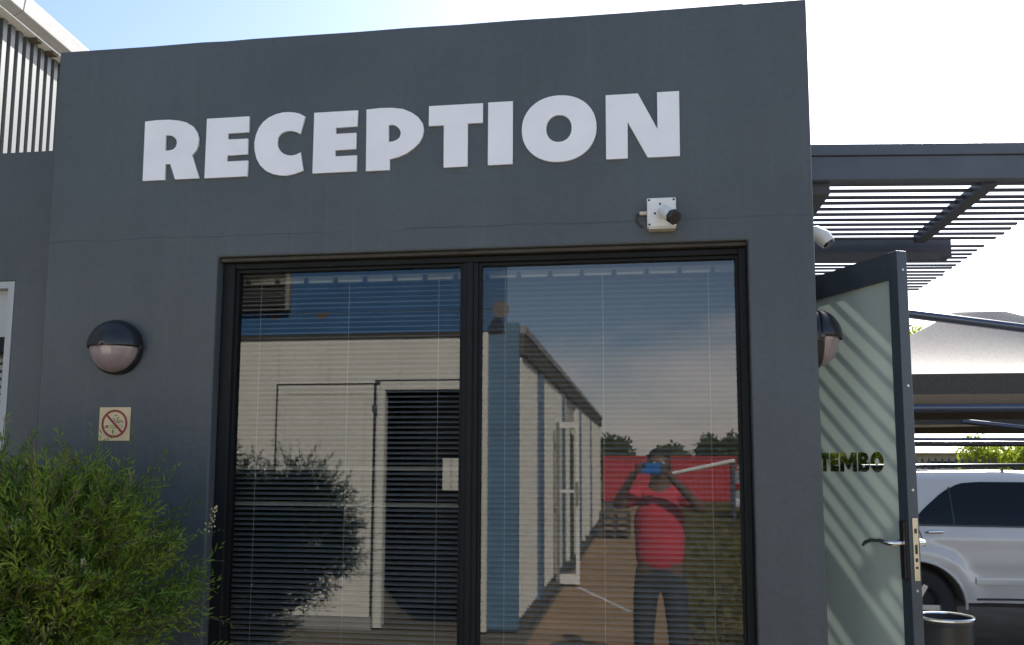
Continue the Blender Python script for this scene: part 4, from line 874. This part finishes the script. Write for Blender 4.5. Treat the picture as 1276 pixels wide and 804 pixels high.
# ------------------------------------------------------------------ photographer behind the camera
def skin_mesh(name, nodes, edges, root, m, parent, sub=2):
    me = bpy.data.meshes.new(name); keys = list(nodes); off = Vector(parent['_o']) if parent is not None else Vector((0,0,0))
    me.from_pydata([Vector(nodes[k][0])-off for k in keys], [(keys.index(a), keys.index(b)) for a, b in edges], [])
    o = bpy.data.objects.new(name, me); COL.objects.link(o)
    o.modifiers.new('skin', 'SKIN'); sv = me.skin_vertices[0].data
    for i, k in enumerate(keys):
        r_ = nodes[k][1]; sv[i].radius = r_ if isinstance(r_, tuple) else (r_, r_); sv[i].use_root = (k == root)
    sb = o.modifiers.new('sub', 'SUBSURF'); sb.levels = sub; sb.render_levels = sub
    dg = bpy.context.evaluated_depsgraph_get(); dg.update(); nm = bpy.data.meshes.new_from_object(o.evaluated_get(dg)); bpy.data.objects.remove(o)
    nm.name = name; nm.polygons.foreach_set('use_smooth', [True]*len(nm.polygons)); nm.materials.clear(); nm.materials.append(MATS[m])
    o = bpy.data.objects.new(name, nm); COL.objects.link(o); o.parent = parent; o['_o'] = tuple(off); return o
PX, PY = .12, -3.50
ps = thing('person', 'person in a red shirt and dark trousers holding up a blue phone with both hands', 'person', (PX, PY, 0))
nd = {'pel': ((PX,PY-.02,.92),.13), 'wst': ((PX,PY-.01,1.08),.12), 'chs': ((PX,PY-.01,1.30),.135), 'nkb': ((PX,PY,1.47),.065), 'nk': ((PX,PY+.02,1.53),.055),
      'hd0': ((PX,PY+.035,1.60),.075), 'hd1': ((PX,PY+.03,1.67),.092), 'hd2': ((PX,PY+.015,1.74),.075)}
eg = [('pel','wst'),('wst','chs'),('chs','nkb'),('nkb','nk'),('nk','hd0'),('hd0','hd1'),('hd1','hd2')]
hand = {-1: (-.028, -3.135, 1.635), 1: (.150, -3.135, 1.635)}; elb = {-1: (-.20, -3.30, 1.36), 1: (.43, -3.30, 1.33)}
for s in (-1, 1):
    k = str(s); sx = PX+s*.185
    nd['sh'+k] = ((sx,PY,1.43),.062); nd['el'+k] = (elb[s],.043); nd['wr'+k] = ((hand[s][0]+s*.045, hand[s][1]-.04, hand[s][2]-.055),.028)
    nd['hp'+k] = ((PX+s*.10,PY-.02,.86),.10); nd['kn'+k] = ((PX+s*.125,PY+.02,.48),.058); nd['an'+k] = ((PX+s*.135,PY-.03,.09),.042); nd['ft'+k] = ((PX+s*.155,PY+.13,.045),.04)
    eg += [('nkb','sh'+k),('sh'+k,'el'+k),('el'+k,'wr'+k),('pel','hp'+k),('hp'+k,'kn'+k),('kn'+k,'an'+k),('an'+k,'ft'+k)]
    nd['pm'+k] = ((hand[s][0]+s*.022, hand[s][1]-.018, hand[s][2]-.02), .024); eg.append(('wr'+k,'pm'+k))
body = skin_mesh('body', nd, eg, 'pel', 'skin', ps)
for s in (-1, 1):                                   # fingers closing on the phone ends
    hx, hy, hz = hand[s]
    for i, (dz, ln) in enumerate(((.030,.9),(.010,1.0),(-.010,.95),(-.028,.78))):
        f = {'a': ((hx+s*.022, hy-.020, hz-.012+dz*.7),.0095), 'b': ((hx+s*.018, hy+.012, hz+dz*.9),.0085), 'c': ((hx-s*.004*ln, hy+.024, hz+dz),.008), 'd': ((hx-s*.026*ln, hy+.0225, hz+dz),.007)}
        skin_mesh('finger', f, [('a','b'),('b','c'),('c','d')], 'a', 'skin', body, 1)
    skin_mesh('thumb', {'a': ((hx+s*.020, hy-.03, hz-.028),.011), 'b': ((hx+s*.004, hy-.034, hz-.012),.010), 'c': ((hx-s*.022, hy-.022, hz+.002),.0085)}, [('a','b'),('b','c')], 'a', 'skin', body, 1)
sn = {'hem': ((PX,PY-.02,.83),(.212,.145)), 'wst': ((PX,PY-.01,1.06),(.192,.135)), 'chs': ((PX,PY-.01,1.30),(.225,.15)), 'top': ((PX,PY,1.445),(.10,.085))}
se = [('hem','wst'),('wst','chs'),('chs','top')]
for s in (-1, 1):
    k = str(s); a = Vector(nd['sh'+k][0]); b = Vector(elb[s]); sn['s'+k] = (tuple(a),.080); sn['m'+k] = (tuple(a.lerp(b,.38)),.072); sn['c'+k] = (tuple(a.lerp(b,.62)),.070); se += [('top','s'+k),('s'+k,'m'+k),('m'+k,'c'+k)]
skin_mesh('shirt', sn, se, 'hem', 'shirt_red', ps)
tn = {'top': ((PX,PY-.02,1.02),(.16,.11)), 'pel': ((PX,PY-.02,.90),(.185,.125))}; te = [('top','pel')]
for s in (-1, 1):
    k = str(s); tn['h'+k] = ((PX+s*.10,PY-.02,.80),.112); tn['k'+k] = ((PX+s*.125,PY+.015,.48),.086); tn['a'+k] = ((PX+s*.135,PY-.025,.07),.066); te += [('pel','h'+k),('h'+k,'k'+k),('k'+k,'a'+k)]
skin_mesh('trousers', tn, te, 'pel', 'trousers', ps)
for s in (-1, 1):
    skin_mesh('shoe', {'h': ((PX+s*.135,PY-.06,.045),.048), 'm': ((PX+s*.145,PY+.05,.045),.050), 't': ((PX+s*.16,PY+.17,.035),.040)}, [('h','m'),('m','t')], 'h', 'shoe', ps)
hr = MB(); k0 = 14
for j in range(k0//2+2):
    ph = j/(k0//2+1)*1.9
    for i in range(20): th = 2*math.pi*i/20; hr.v.append((PX+.086*math.sin(ph)*math.cos(th), PY-.002+.100*math.sin(ph)*math.sin(th)-.012*ph, 1.695+.095*math.cos(ph)))
for j in range(k0//2+1):
    for i in range(20): hr.f.append((j*20+i, j*20+(i+1)%20, (j+1)*20+(i+1)%20, (j+1)*20+i))
hr.build('hair', 'hair', ps, smooth=2)
MB().tube([(PX,PY+.115,1.665),(PX,PY+.135,1.635),(PX,PY+.118,1.622)], [.010,.016,.012], 8).build('nose', 'skin', body, smooth=2)
for s in (-1, 1):
    MB().lathe([(.0001,.012),(.018,.008),(.026,0)], (PX+s*.088,PY+.02,1.645), (s,.2,0), 12).build('ear', 'skin', body, smooth=2)
    MB().lathe([(.0001,.010),(.007,.007),(.012,0)], (PX+s*.033,PY+.106,1.672), (s*.2,1,0), 12).build('eye', 'white_plastic', body, smooth=2)
MB().tube([(PX-.024,PY+.108,1.592),(PX,PY+.116,1.590),(PX+.024,PY+.108,1.592)], [.004,.008,.004], 8).build('mouth', 'trousers', body, smooth=2)
ph = thing('phone', 'blue phone held sideways in front of the face', 'phone', (.06, -3.112, 1.60))
B('case', 'phone_blue', ph, -.022, .144, -3.1205, -3.1125, 1.598, 1.676, bevel=.003)
B('screen', 'lens_dark', ph, -.018, .140, -3.1213, -3.1206, 1.602, 1.672); B('lens_block', 'black_plastic', ph, -.014, .020, -3.1124, -3.1105, 1.640, 1.672, bevel=.0005)

# ------------------------------------------------------------------ tidy
for o in bpy.data.objects:
    if '_o' in o: del o['_o']
